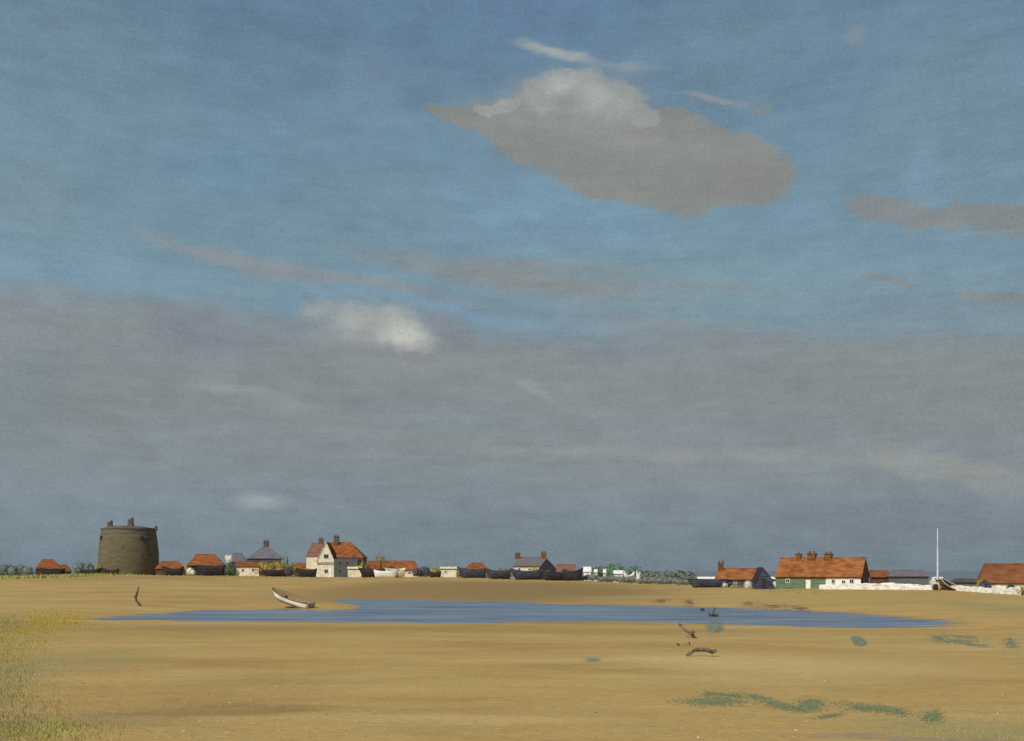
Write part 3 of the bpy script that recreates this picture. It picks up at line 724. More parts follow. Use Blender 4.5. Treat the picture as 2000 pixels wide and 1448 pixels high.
def tree(label, px, wpx, yt, m, off=None, D=None, n=1300, trunk=.3, group=None, ls=.4, seed=1, name='tree', core=True):
    D0 = (Dc(px) + off) if D is None else D
    rnd = random.Random(seed + int(px * 3)); X = Xp(px, D0); zb = tz(X, D0) - .1; h = Zp(yt, D0) - zb; w = wpx * D0 / F
    t = thing(name, label, 'tree', (X, D0, zb), 0, group)
    bm = bmesh.new(); tube(bm, [(0, 0, 0), (.1, 0, h * .35), (-.05, .05, h * .7)], [.22 * h / 6, .15 * h / 6, .05], 7)
    for k in range(5):
        a = k * 1.3; tube(bm, [(0.05, 0, h * (.22 + .06 * k)), (math.cos(a) * w * .28, math.sin(a) * w * .2, h * (.45 + .07 * k))], [.07, .02], 5)
    link('trunk', bm, F_bark, t)
    bm = bmesh.new(); q = 6
    for k in range(q):
        a = k * 2.4; rr = w * .24 * math.sqrt(k / q); hz = h * (trunk + (1 - trunk) * rnd.uniform(.35, .7))
        if k == 0: hz = h * (1 - (1 - trunk) * .36)
        leaves(bm, (math.cos(a) * rr * 1.3, math.sin(a) * rr, hz), (w * .30, w * .26, h * (1 - trunk) * .36), n // q, ls, rnd, core, shell=.35)
    link('crown', bm, m, t); return t

# ================================================================== LEFT END OF THE VILLAGE
G_HULL = 'black boats drawn up along the village shore'
G_HEDGE = 'hedges between the village houses'
bush('grey green hedge at the far left end of the shore', -60, 70, 1100, 14, F_grey, 5200, clumps=8, name='hedge', cat='hedge', group=G_HEDGE)
house('shed', 'small round-shouldered orange roofed shed left of the tower', 68, 120, 3, 7, 1111, 1093, M_brownboard, M_roof, 14, 16, cat='shed')
house('shed', 'low brown lean-to at the right end of the leftmost orange roofed shed', 114, 138, 1, 5, 1116, 1104, M_brownboard, M_roof2, 5, 7, cat='shed')
beached('beached_boat', 'black boat in front of the leftmost orange roofed shed', 78, 126, 1112, -4, M_tar, heel=6, group=G_HULL)
bush('round grey green bush between the leftmost shed and the tower', 141, 192, 1095, 10, F_grey, 1400, clumps=4)
bush('small yellow bush touching the left foot of the tower', 184, 201, 1100, 4, F_yellg, 500, clumps=2)
beached('beached_boat', 'black boat just left of the tower', 156, 199, 1112, -3, M_tar, heel=5, group=G_HULL, flip=True)
beached('beached_boat', 'short black boat lying against the foot of the tower', 200, 232, 1112, -6, M_tar, heel=5, group=G_HULL)
# tower
D0 = 331.0; X = Xp(251.5, D0); zb = tz(X, D0) - .3
tw = thing('round_tower', 'squat brown round brick fort tower standing above the shore', 'tower', (X, D0, zb))
rr = 54.5 * D0 / F; ztop = Zp(1033, D0) - zb
bm = bmesh.new(); prof = []
for i in range(13):
    u = i / 12; prof.append((rr * (0.975 + .06 * math.sin(math.pi * (u * .9 + .08)) - .035 * u ** 2), u * (ztop - 2.0)))
lathe(bm, prof, 64); link('wall', bm, M_tower, tw, smooth=True)
r2 = prof[-1][0]
bm = bmesh.new(); lathe(bm, [(r2 + .02, ztop - 2.0), (r2 + .08, ztop - 1.9), (r2 + .05, ztop - 1.7), (r2 - .05, ztop - 1.65), (r2 - .15, ztop - .35), (r2 + .12, ztop - .3), (r2 + .1, ztop), (r2 - .4, ztop)], 64); link('parapet', bm, M_towerg, tw)
bm = bmesh.new(); lathe(bm, [(r2 - .42, ztop - .1), (r2 - .5, ztop + .12), (r2 * .55, ztop + .75), (.4, ztop + 1.05), (.05, ztop + 1.08)], 48); rf = link('roof', bm, M_towerg, tw)
for (cx, yt, w) in ((222, 1018, 8), (264, 1013, 9), (303, 1028, 7)):
    xx = Xp(cx, D0) - X; yy = -math.sqrt(max(0, (r2 - 1.2) ** 2 - xx * xx)) * .55 if abs(xx) < r2 - 1 else 0
    w_ = w * D0 / F / 2; zt = Zp(yt, D0) - zb; bm = bmesh.new()
    zo = ztop - .6
    for q in (-1, 1): box(bm, xx + q * w_ * .55 - w_ * .42, xx + q * w_ * .55 + w_ * .42, yy - .6, yy + .6, zo, zt - (.5 if q < 0 else 0))
    box(bm, xx - w_ * 1.05, xx + w_ * 1.05, yy - .7, yy + .7, zo, zo + (zt - zo) * .55)
    link('chimney', bm, M_brickg, rf)
bm = bmesh.new(); a0 = Xp(256, D0) - X; yy = -math.sqrt(rr * rr - a0 * a0) - .02
box(bm, a0 - .75, a0 + .75, yy - .12, yy + 1, 7.0, 9.6); dr_ = link('door', bm, M_towerg, tw)
bm = bmesh.new(); box(bm, a0 + .35, a0 + .5, yy - .2, yy - .125, 8.1, 8.3); link('handle', bm, M_dark, dr_)
bm = bmesh.new(); tube(bm, [(rr * .86, -rr * .53, ztop - 3), (rr * .9, -rr * .5, ztop * .55), (rr * .94, -rr * .46, ztop * .4)], .16, 6); link('drainpipe', bm, M_dark, tw)
for a in (-2.4, -.75):
    bm = bmesh.new(); x_, y_ = rr * math.cos(a), rr * math.sin(a); m_ = Matrix.Rotation(a, 4, 'Z'); box(bm, rr - .6, rr + .10, -.35, .35, 11.2, 12.6); bmesh.ops.transform(bm, matrix=m_, verts=bm.verts); link('window', bm, M_glass, tw)

house('shed', 'orange roofed shed immediately right of the tower', 302, 361, 5, 7, 1111, 1097, M_brownboard, M_roof, 12, 13, cat='shed')
beached('beached_boat', 'black boat in front of the orange roofed shed right of the tower', 316, 358, 1109, -4, M_tar, heel=6, group=G_HULL)
bush('low cream bush between the two orange roofed sheds right of the tower', 361, 381, 1107, -1, F_white, 600, clumps=3)
bush('tiny yellow bush at the left eave of the large orange roofed barn', 360, 368, 1093, 6, F_yellg, 200, clumps=1)
house('barn', 'large orange hip roofed barn between tower and slate roofed house', 365, 440, 6, 10, 1105, 1083, M_tar, M_roof, 17, 20, cat='barn', doors=((418, 10, 1109, M_brownboard),))
beached('beached_boat', 'big black boat in front of the large orange hip roofed barn', 384, 440, 1105, -3, M_tar, heel=6, group=G_HULL, sheer_=.15)
tree('small tree with a round white blossoming crown beside the barn', 447, 15, 1083, F_white, off=3, n=900, trunk=.45, ls=.35, name='blossom_tree')
bush('dark green bush below the white blossoming tree', 438, 461, 1099, -1, F_dgreen, 1100, clumps=4)
house('house', 'distant violet slate roofed house behind the white blossoming tree', 446, 482, 16, 9, 1098, 1081, M_greyboard, M_slate2, 9, 9)
house('cottage', 'low cream walled cottage with red brown roof left of the slate roofed house', 459, 507, 1, 6, 1107, 1097, M_cream, M_roof2, 0, 6, wins=((474, 1114, 4, 5), (494, 1114, 4, 5)), cat='cottage')
h = house('house', 'grey slate pyramid roofed house rising behind an olive hedge', 481, 554, 18, 12, 1091, 1066, M_greyboard, M_slate, 34, 34, chim=((520, 1055, 10),), brick=M_brickg)
bush('long olive hedge in front of the slate pyramid roofed house', 484, 596, 1093, 7, F_olive, 4200, clumps=9, name='hedge', cat='hedge', group=G_HEDGE)
bush('grey bush at the right eave of the slate pyramid roofed house', 548, 563, 1080, 14, F_grey, 600, clumps=2)
beached('beached_boat', 'long low black boat in front of the olive hedge', 511, 566, 1114, -4, M_tar, heel=4, group=G_HULL, sheer_=.1)
# rounded black boiler shape = covered stern post / net heap
bush('round black heap at the right end of the long low black boat', 554, 574, 1105, -5, F_dark, 1000, clumps=1, name='net_heap', cat='net heap')
house('shed', 'small orange roofed shed at the left foot of the white gabled cottage', 574, 622, 3, 6, 1113, 1100, M_brownboard, M_roof, 6, 0, cat='shed')
beached('beached_boat', 'black boat in front of the small orange shed left of the white gable', 578, 619, 1112, -5, M_tar, heel=6, group=G_HULL)

# main cottage with cream gable: three volumes of one house
g, Dg, zg = gable_shed('gabled_house', 'tall house with cream gable, two chimneys and steep orange roof', 618, 653, 637, 4, 10, 1096, 1059, M_cream, M_roof,
    wins=((637, 1087, 9, 8), (637, 1116, 7, 7)), doors=((645, 5, 1109, M_white),), cat='house', bands=((1101, 5, M_boatgrey, 'string_course'),), trim=M_cream)
def volume(t, Dg, zg, x0, x1, y0, depth, ye, yr, wall, roof, hl, hr, names):
    cx = t.location.x; bm = bmesh.new(); D1 = Dg + y0; a, b = Xp(x0, D1) - cx, Xp(x1, D1) - cx
    ze = Zp(ye, D1) - zg; zr = Zp(yr, D1 + depth / 2) - zg
    box(bm, a + .15, b - .2, y0 + .2, y0 + depth - .2, 0, ze - .05); link(names[0], bm, wall, t)
    bm = bmesh.new(); ra, rb = Xp(x0 + hl, D1 + depth / 2) - cx, Xp(x1 - hr, D1 + depth / 2) - cx; th_ = .12
    T = [bm.verts.new(p) for p in ((a, y0, ze), (b, y0, ze), (b, y0 + depth, ze), (a, y0 + depth, ze), (ra, y0 + depth / 2, zr), (rb, y0 + depth / 2, zr))]
    B = [bm.verts.new(v.co - Vector((0, 0, th_))) for v in T[:4]]
    for f in ((0, 1, 5, 4), (1, 2, 5), (2, 3, 4, 5), (3, 0, 4)): bm.faces.new([T[i] for i in f])
    for i in range(4): bm.faces.new((T[i], B[i], B[(i + 1) % 4], T[(i + 1) % 4]))
    bm.faces.new(B)
    return link(names[1], bm, roof, t), cx
rfA, cxm = volume(g, Dg, zg, 641, 710, 2.2, 9, 1089, 1059, M_greyboard, M_roof, 2, 25, ('side_wall', 'main_roof'))
rfB, _ = volume(g, Dg, zg, 597, 634, 2.0, 8, 1087, 1060, M_cream, M_umber, 12, 3, ('wing_wall', 'wing_roof'))
for rf_, cx, yt, w in ((rfB, 627, 1049, 8), (rfA, 657, 1044, 9)):
    d = Dg + 6.2; xx = Xp(cx, d) - cxm; w_ = w * d / F / 2; zt = Zp(yt, d) - zg; z0 = Zp(1063, d) - zg
    bm = bmesh.new(); box(bm, xx - w_, xx + w_, 6.2 - w_, 6.2 + w_, z0 - .8, zt - .9); box(bm, xx - w_ * 1.2, xx + w_ * 1.2, 6.2 - w_ * 1.15, 6.2 + w_ * 1.15, zt - .898, zt - .6)
    for q in (-1, 1): lathe(bm, [(.2, zt - .62), (.16, zt)], 8, xx + q * w_ * .5, 6.2)
    link('chimney', bm, M_brickg, rf_)
bm = bmesh.new(); d = Dg - .5; a, b = Xp(652, d) - cxm, Xp(690, d) - cxm; zt = Zp(1092, d) - zg
P = [(a, 0), (b, 0), (b + .6, zt * .45), (b + 1.5, zt), (a, zt)]
A = [bm.verts.new((x, -.4, z)) for x, z in P]; B = [bm.verts.new((x, 2.0, z)) for x, z in P]
bm.faces.new(A); bm.faces.new(B[::-1])
for i in range(5): bm.faces.new((A[i], B[i], B[(i + 1) % 5], A[(i + 1) % 5]))
link('dark_front', bm, M_greyboard, g)  # dark grey block filling the front below the main roof
for (cx, cy) in ((664, 1100), (664, 1116), (678, 1100)): opening(g, 'window', Xp(cx, d) - cxm, Zp(cy, d) - zg, .5, .55, -.4, M_boatgrey)

bush('olive bushes at the right corner of the white gabled house', 688, 722, 1093, 3, F_olive, 1500, clumps=4)
house('garden_wall', 'short cream wall below the olive bushes right of the white gable', 678, 707, -1, 1.5, 1111, 1108, M_cream, M_cream, cat='wall')
house('cottage', 'long low cottage with plain red brown roof behind the white dinghy', 714, 820, 6, 7, 1114, 1096, M_cream, M_roof, 5, 9, wins=((728, 1118, 4, 4), (800, 1119, 5, 4)), cat='cottage')
tree('thin yellow green tree standing over the long red brown roof', 744, 26, 1076, F_yellg, off=3, n=330, trunk=.28, ls=.3, core=False)
beached('beached_boat', 'slim black boat directly behind the white dinghy', 700, 762, 1111, -3, M_tar, heel=5, group=G_HULL, sheer_=.25)
beached('dinghy', 'bright white dinghy beached in front of the long red brown roof', 730, 779, 1115, -8, M_boatwhite, M_boatgrey, heel=14, flip=True, sheer_=.5, beam=.4)
beached('dinghy', 'cream upturned-bow dinghy just behind the bright white dinghy', 752, 792, 1111, -5, M_cream, M_boatgrey, heel=18, sheer_=.35, beam=.42)
bush('large round blue grey bush at the right end of the long red roof', 806, 842, 1104, -1, F_dark, 1900, clumps=4)
beached('beached_boat', 'short black boat right of the round blue grey bush', 836, 862, 1117, -4, M_tar, heel=4, group=G_HULL)
bush('olive hedge over the cream cottage wall in the middle of the village', 828, 912, 1103, 9, F_olive, 3000, clumps=7, name='hedge', cat='hedge', group=G_HEDGE)
house('cottage', 'tiny cream walled hut under the olive hedge between bush and black boats', 859, 893, 1, 4, 1111, 1108, M_cream, M_cream, wins=((870, 1117, 3, 4),), cat='cottage')
house('shed', 'orange pointed roof showing above the left end of the black boat line', 904, 957, 6, 7, 1112, 1100, M_brownboard, M_roof, 17, 15, cat='shed')
bush('olive hedge left of the grey roofed house with two chimneys', 946, 1004, 1109, 6, F_olive, 1800, clumps=5, name='hedge', cat='hedge', group=G_HEDGE)
for (x0, x1, yt, of, lb, mt) in ((893, 950, 1111, -5, 'blue black boat at the left end of the long line of boats', M_tarblue), (948, 999, 1114, -7, 'second blue black boat from the left in the long line', M_tarblue), (997, 1060, 1114, -9, 'blue black boat in front of the grey roofed house', M_tarblue), (1058, 1104, 1117, -9, 'black boat in front of the tall black shed', M_tar), (1099, 1139, 1113, -8, 'black boat with raised bow at the right end of the long line', M_tar)):
    beached('beached_boat', lb, x0, x1, yt, of, mt, M_tarblue if mt is M_tar else M_tar, heel=7, group=G_HULL, sheer_=.4, flip=(x0 > 1090 or x0 == 945))
house('house', 'violet grey roofed house with a chimney at each end', 1002, 1066, 8, 9, 1106, 1089, M_cream, M_slate2, 10, 6, chim=((1011, 1079, 10), (1062, 1077, 10)), wins=((1014, 1112, 4, 4), (1034, 1112, 4, 4)))
bush('ochre bush under the right eave of the violet grey roofed house', 1036, 1052, 1105, 2, F_yell, 700, clumps=2)
gable_shed('net_shed', 'black steep gabled shed beside the violet grey roofed house', 1050, 1092, 1068, 1, 7, 1116, 1091, M_tar, M_tarblue, doors=((1069, 9, 1114, M_greyboard),), D=None)
house('shed', 'brown roofed shed between the black gabled shed and the far trees', 1086, 1128, 4, 6, 1117, 1103, M_tar, M_umber, 0, 4, cat='shed')

# ================================================================== FAR TREES
G_T = 'trees on the far shore in the gap between the villages'
specs = [(1132, 26, 1112, 0, 'leftmost of the far trees, beside the brown roofed shed'), (1153, 36, 1106, 0, 'grey green far tree behind the leftmost white hut'), (1176, 36, 1105, 0, 'grey far tree left of the green topped ones'),
         (1196, 40, 1101, 1, 'far tree with the highest, greenest crown'), (1217, 34, 1108, 0, 'grey far tree between the two green topped trees'), (1237, 38, 1107, 1, 'lower green crowned far tree above the white sail boat'), (1262, 34, 1115, 0, 'low grey far tree right of the white boat'),
         (1284, 36, 1117, 0, 'low grey far tree in the middle of the gap'), (1306, 36, 1115, 0, 'slightly taller grey far tree right of the gap centre'), (1328, 36, 1114, 0, 'grey far tree near the white garden wall'), (1346, 26, 1117, 0, 'rightmost of the far trees, behind the dark low boat')]
for i, (px, w, yt, gsel, lb) in enumerate(specs):
        tree(lb, px, w, yt, F_fargreen if gsel else F_far, D=Dc(px) + 20 + (i % 3) * 6, n=1700, trunk=.06, group=G_T, ls=.5, seed=i, name='far_tree')
for i in range(6):
    x0 = 1132 + i * 38; bush(['low scrub below the leftmost far trees', 'low scrub under the tallest green far tree', 'low scrub below the white far boat', 'low scrub in the middle of the tree gap', 'low scrub right of the gap centre', 'low scrub at the right end of the far trees'][i], x0 - 4, x0 + 44, 1120 + i * 1.6, 0, F_far, 1500, clumps=4, D=Dc(x0 + 20) + 2, name='scrub', group='scrub below the far trees')
for (x0, x1, ye, yr, lb) in ((1139, 1155, 1117, 1108, 'small white hut at the left end of the far trees'), (1160, 1167, 1118, 1112, 'tiny white hut second from the left below the far trees'), (1178, 1184, 1119, 1112, 'tiny white hut below the tallest green far tree'), (1198, 1217, 1121, 1115, 'wide white hut in the middle of the far trees')):
    house('hut', lb, x0, x1, 0, 3, ye, yr, M_white, M_white, 0, 0, wins=(((x0 + x1) / 2, ye + 3, 2, 2),), cat='hut', D=Dc((x0 + x1) / 2) + 9, group='white huts below the far trees', over=.12)
beached('white_boat', 'white curved far boat below the far trees', 1217, 1238, 1120, 0, M_boatwhite, M_boatwhite, heel=10, D=Dc(1227) + 5, sheer_=.8, yaw=8)
beached('white_boat', 'tiny white far boat right of the curved one', 1243, 1250, 1119, 0, M_boatwhite, M_boatwhite, heel=5, D=Dc(1246) + 5, thw=0, beam=.5)

# ================================================================== RIGHT GROUP
beached('beached_boat', 'long slate black boat pointing left in front of the white garden wall', 1342, 1422, 1132, -8, M_tarblue, heel=8, group=G_HULL, sheer_=.12, beam=.2)
bush('yellow green bush behind the long slate black boat', 1352, 1392, 1127, 4, F_yell, 900, clumps=4)
house('garden_wall', 'short white wall behind the long slate black boat', 1362, 1404, 0, 1.2, 1131, 1128, M_white, M_white, cat='wall')
house('cottage', 'low orange roofed cottage with blue grey front and left chimney', 1396, 1484, 2, 5.5, 1132, 1111, M_bluewall, M_roof3, 9, 0, chim=((1408, 1096, 11),), wins=((1436, 1138, 5, 5),), doors=((1449, 6, 1135, M_brownboard),), th=10, cat='cottage')
bush('pale round bush at the left front of the blue grey cottage', 1407, 1424, 1134, -3, F_white2, 900, clumps=1, ls=.13)
bush('pale round bush at the right front of the blue grey cottage', 1452, 1470, 1134, -3, F_white2, 900, clumps=1, ls=.13)
bush('yellow green grass clump between the two pale round bushes', 1424, 1452, 1143, -3, F_yellg, 260, clumps=5, ls=.09)
gable_shed('net_shed', 'tall narrow slate black shed between the two orange roofed cottages', 1478, 1511, 1490, -1, 3.5, 1134, 1108, M_tarblue, M_tar, doors=((1492, 8, 1131, M_tar),), over=.06)
house('garden_wall', 'short white wall between black shed and big cottage', 1498, 1524, 2, 1.0, 1131, 1128, M_white, M_white, cat='wall')
house('cottage', 'biggest orange roofed cottage, half green half white front, three chimneys', 1512, 1683, 3, 6, 1127, 1090, M_white, M_roof3, 12, 0, th=31,
      chim=((1560, 1078, 10), (1586, 1077, 15), (1618, 1078, 14)), wins=((1538, 1135, 7, 6), (1627, 1136, 6, 7), (1647, 1137, 6, 6), (1663, 1136, 7, 7)), doors=((1578, 9, 1133, M_white),), front=((1513, 1612, M_green, 'green_boarding'),), gable=M_brownboard, cat='cottage', wob=.09)
house('shed', 'small brown orange roofed shed right of the biggest cottage', 1700, 1737, 22, 5, 1127, 1115, M_brownboard, M_roof2, 0, 0, cat='shed')
house('boathouse', 'long low violet grey boathouse left of the white mast', 1734, 1816, 20, 7, 1126, 1114, M_palegrey, M_slate2, 9, 12, cat='boathouse')
house('shed', 'lowest olive brown shed between mast and rightmost house', 1858, 1912, 22, 5, 1137, 1131, M_palegrey, M_olroof, 6, 6, cat='shed')
# white sea wall
bm = bmesh.new(); wp = [(1600, 1150), (1640, 1146), (1690, 1144), (1740, 1146), (1790, 1148), (1840, 1149), (1890, 1151), (1930, 1154), (1965, 1157), (1992, 1156)]
rnd = random.Random(3); cols_ = []; tops = [1143, 1141, 1140, 1139, 1142, 1144, 1145, 1148, 1150, 1145]
seg = []
for k in range(91):
    u = k / 90 * (len(wp) - 1); i = min(int(u), len(wp) - 2); f = u - i
    px = wp[i][0] * (1 - f) + wp[i + 1][0] * f; yt = tops[i] * (1 - f) + tops[i + 1] * f
    d = Dc(px) - 5; x = Xp(px, d); seg.append((x, d, tz(x, d) - .2, Zp(yt, d) + rnd.uniform(-.03, .03) + .05 * math.sin(k * .7) + .04 * math.sin(k * 1.9)))
ox, oy = seg[0][0], seg[0][1]
rings = []
for (x, d, z0, z1) in seg:
    w = .22 + rnd.uniform(-.02, .02)
    rings.append([bm.verts.new((x - ox, d - oy + q, z)) for q, z in ((-w - .1, z0), (-w, z1 - .12), (-w * .6, z1), (w * .6, z1), (w, z1 - .12), (w + .1, z0))])
for a, b in zip(rings, rings[1:]):
    for q in range(6): bm.faces.new((a[q], b[q], b[(q + 1) % 6], a[(q + 1) % 6]))
bm.faces.new(rings[0]); bm.faces.new(rings[-1][::-1])
tag(link('sea_wall', bm, M_lime, None, loc=(ox, oy, 0)), 'long low whitewashed wall running along the shore to the right edge', 'wall')
# boat with the mast
d = 152.0; x = Xp(1831, d); zb = tz(x, d) - .1
sb = thing('sailing_boat', 'white sailing boat, bow towards us, with tall bare white mast', 'sailing boat', (x, d, zb)); 
Lb, Bb, Dp = 6.0, 2.2, 1.4
bm, pts = hull_mesh(Lb, Bb, Dp, .3, transom=.7); rotz = Matrix.Rotation(R(68), 4, 'Z')
def bl(nm, bm, m, par, sm_=False): bmesh.ops.transform(bm, matrix=rotz, verts=bm.verts); return link(nm, bm, m, par, smooth=sm_)
bl('hull', bm, M_boatwhite, sb, True)
bm = bmesh.new(); rows = pts
for i in range(len(rows) - 1):
    a, b = rows[i][-1], rows[i + 1][-1]
    bm.faces.new([bm.verts.new(p) for p in ((a[0], -a[1], a[2] - .03), (b[0], -b[1], b[2] - .03), (b[0], b[1], b[2] - .03), (a[0], a[1], a[2] - .03))])
bl('deck', bm, M_boatgrey, sb)
bm = bmesh.new(); box(bm, -1.2, 1.1, -.75, .75, Dp - .05, Dp + .55); box(bm, -1.1, 1.0, -.65, .65, Dp + .552, Dp + .62); cb_ = bl('cabin', bm, M_boatwhite, sb)
bm = bmesh.new(); box(bm, -1.26, -1.203, -.45, .45, Dp + .05, Dp + .45); bl('window', bm, M_glass, cb_)
ztm = Zp(1033, d) - zb
bm = bmesh.new(); tube(bm, [(-1.5, 0, Dp * .6), (-1.5, 0, ztm * .6), (-1.5, 0, ztm)], [.12, .10, .05], 8); mo = bl('mast', bm, M_boatwhite, sb)
bm = bmesh.new(); tube(bm, [(-1.4, 0, Dp + 1.0), (2.2, 0, Dp + 1.1)], .07, 6); bl('boom', bm, M_boatwhite, mo)
for p in ((-3.4, 0), (3.2, 0), (-1.2, 1.2), (-1.2, -1.2)):
    bm = bmesh.new(); tube(bm, [(p[0], p[1], Dp + .1), (-1.5, 0, ztm * .86)], .012, 4); bl('stay', bm, M_boatgrey, mo)
bm = bmesh.new(); box(bm, -2.9, -2.2, -.3, .3, Dp + .02, Dp + .25); bl('hatch', bm, M_dark, sb)
bm = bmesh.new(); lathe(bm, [(.34, .02), (.38, .3), (.34, .75), (.2, .85)], 12, -.05, 0)
tag(link('barrel', bm, M_dark, None, smooth=True, loc=(Xp(1828, 146), 146, tz(Xp(1828, 146), 146) + .15)), 'small dark barrel in front of the white sailing boat', 'barrel')
boat('rowing_boat', 'brown hulled boat leaning on its side right of the white mast', (Xp(1848, 150), 150, tz(Xp(1848, 150), 150) + .35), 3.6, 1.3, .75, M_brownboard, M_boatwhite, M_brownboard, (R(42), R(24), R(10)))
house('house', 'rightmost orange brown roofed house cut off by the edge of view', 1911, 2060, 3, 7, 1139, 1102, M_cream, M_roof2, 10, 8, wins=((1975, 1146, 6, 5),), doors=((1950, 8, 1141, M_white),), D=152)
bush('dark bush under the left eave of the rightmost house', 1913, 1936, 1131, 0, F_dark, 1200, clumps=3, D=149)
bush('small blackish round bush at the right end of the white wall', 1966, 1983, 1139, 0, F_dark, 1500, clumps=1, D=141, ls=.12)
bush('olive bush at the left corner of the rightmost house', 1908, 1920, 1127, 0, F_olive, 700, clumps=2, D=150.5)
bush('olive bush at the right edge beyond the end of the white wall', 1986, 2030, 1142, 0, F_olive, 1600, clumps=4, D=139)

# ================================================================== FOREGROUND THINGS
# white rowing boat lying on the bank, stern by the water
ps = ground_at(604, 1191); d = 112.0
cx_, cy_ = Xp(567, 110), 110.0
zmid = max(tz(cx_, cy_), .3)
hero = boat('rowing_boat', 'white rowing boat tilted on the sand with its stern at the water', (cx_, cy_, zmid - .02), 5.9, 1.85, .85, M_boatwhite, M_wood, M_tan,
            (0, 0, 0), thw=2, sheer_=.26, band=(0, 5, M_boatgrey), floor=True, transom=.66)
hero.rotation_euler = (Matrix.Rotation(R(-32), 3, 'Z') @ Matrix.Rotation(R(15), 3, 'Y') @ Matrix.Rotation(R(5), 3, 'X')).to_euler()
hero.location.z += .10
bm = bmesh.new(); box(bm, 2.89, 3.0, -.52, .52, .52, 1.05); link('transom_board', bm, M_boatgrey, hero)
# bent mooring post
p = ground_at(273, 1184)
bm = bmesh.new(); s_ = p.y / F
tube(bm, [(0.02, 0, -.3), (.0, 0, .15), (-.35, 0, 10 * s_), (-.45, 0, 17 * s_), (-.25, 0, 27 * s_), (-.1, 0, 38 * s_)], [.14, .14, .12, .15, .10, .05], 8)
tag(link('mooring_post', bm, M_wood, None, loc=p), 'crooked dark mooring post on the sand below the tower', 'post')
# snag and buoy in the channel, pieces of driftwood
def drift(name, label, pts, rad, m, cat='driftwood', extra=()):
    o0 = ground_at(*pts[0][:2]); bm = bmesh.new()
    def w(p): return Vector((Xp(p[0], o0.y) - o0.x, (p[3] if len(p) > 3 else 0), (pts[0][1] - p[1]) * o0.y / F + p[2]))
    tube(bm, [w(p) for p in pts], rad, 8)
    for (ep, er) in extra: tube(bm, [w(p) for p in ep], er, 6)
    for v in bm.verts: v.co += Vector((random.uniform(-1, 1), random.uniform(-1, 1), random.uniform(-1, 1))) * .018
    return tag(link(name, bm, m, None, loc=o0, smooth=True), label, cat)
s80 = 85 / F
bm = bmesh.new(); lathe(bm, [(.02, -.05), (.16, 0), (.2, .12), (.15, .26), (.04, .33)], 12)
for v in bm.verts: v.co.x *= 1.15
q = g0(1372, 1193); tag(link('buoy', bm, M_rust, None, smooth=True, loc=(q[0], q[1], -.06)), 'small dark brown mooring buoy floating near the right half of the channel', 'buoy')
drift('snag', 'twisted brown snag sticking out of the water above the teal weed', [(1407, 1211, -.2), (1402, 1204, 0, .2), (1393, 1200, 0, 0), (1385, 1201, 0, -.3), (1380, 1196, 0, -.4)], [.10, .13, .17, .12, .05], M_drift,
      extra=(([(1393, 1200, 0), (1394, 1193, 0), (1396, 1187, 0)], [.10, .08, .12]), ([(1400, 1202, 0), (1403, 1196, 0)], [.08, .04])))
drift('driftwood', 'slanting driftwood branch just below the channel edge', [(1360, 1248, 0), (1352, 1241, .03, .2), (1342, 1234, .02, .6), (1334, 1224, 0, .8), (1331, 1220, .02, 1.0)], [.06, .09, .06, .09, .05], M_drift,
      extra=(([(1352, 1241, 0), (1352, 1235, .03), (1357, 1236, .02)], [.06, .06, .07]),))
drift('driftwood', 'short knotty driftwood stump between the branch and the long log', [(1333, 1262, 0), (1340, 1266, .06), (1347, 1262, .05), (1346, 1257, .05)], [.05, .11, .08, .04], M_drift)
drift('driftwood', 'tiny driftwood scrap left of the knotty stump', [(1327, 1262, .02), (1322, 1258, .03)], [.04, .05], M_drift)
drift('driftwood_log', 'long curved driftwood log lowest of the driftwood pieces', [(1340, 1282, .02), (1347, 1279, .05), (1354, 1273, .05), (1366, 1271, .05), (1380, 1272, .05), (1392, 1276, .05), (1399, 1273, .05)], [.05, .08, .07, .08, .07, .10, .07], M_drift)

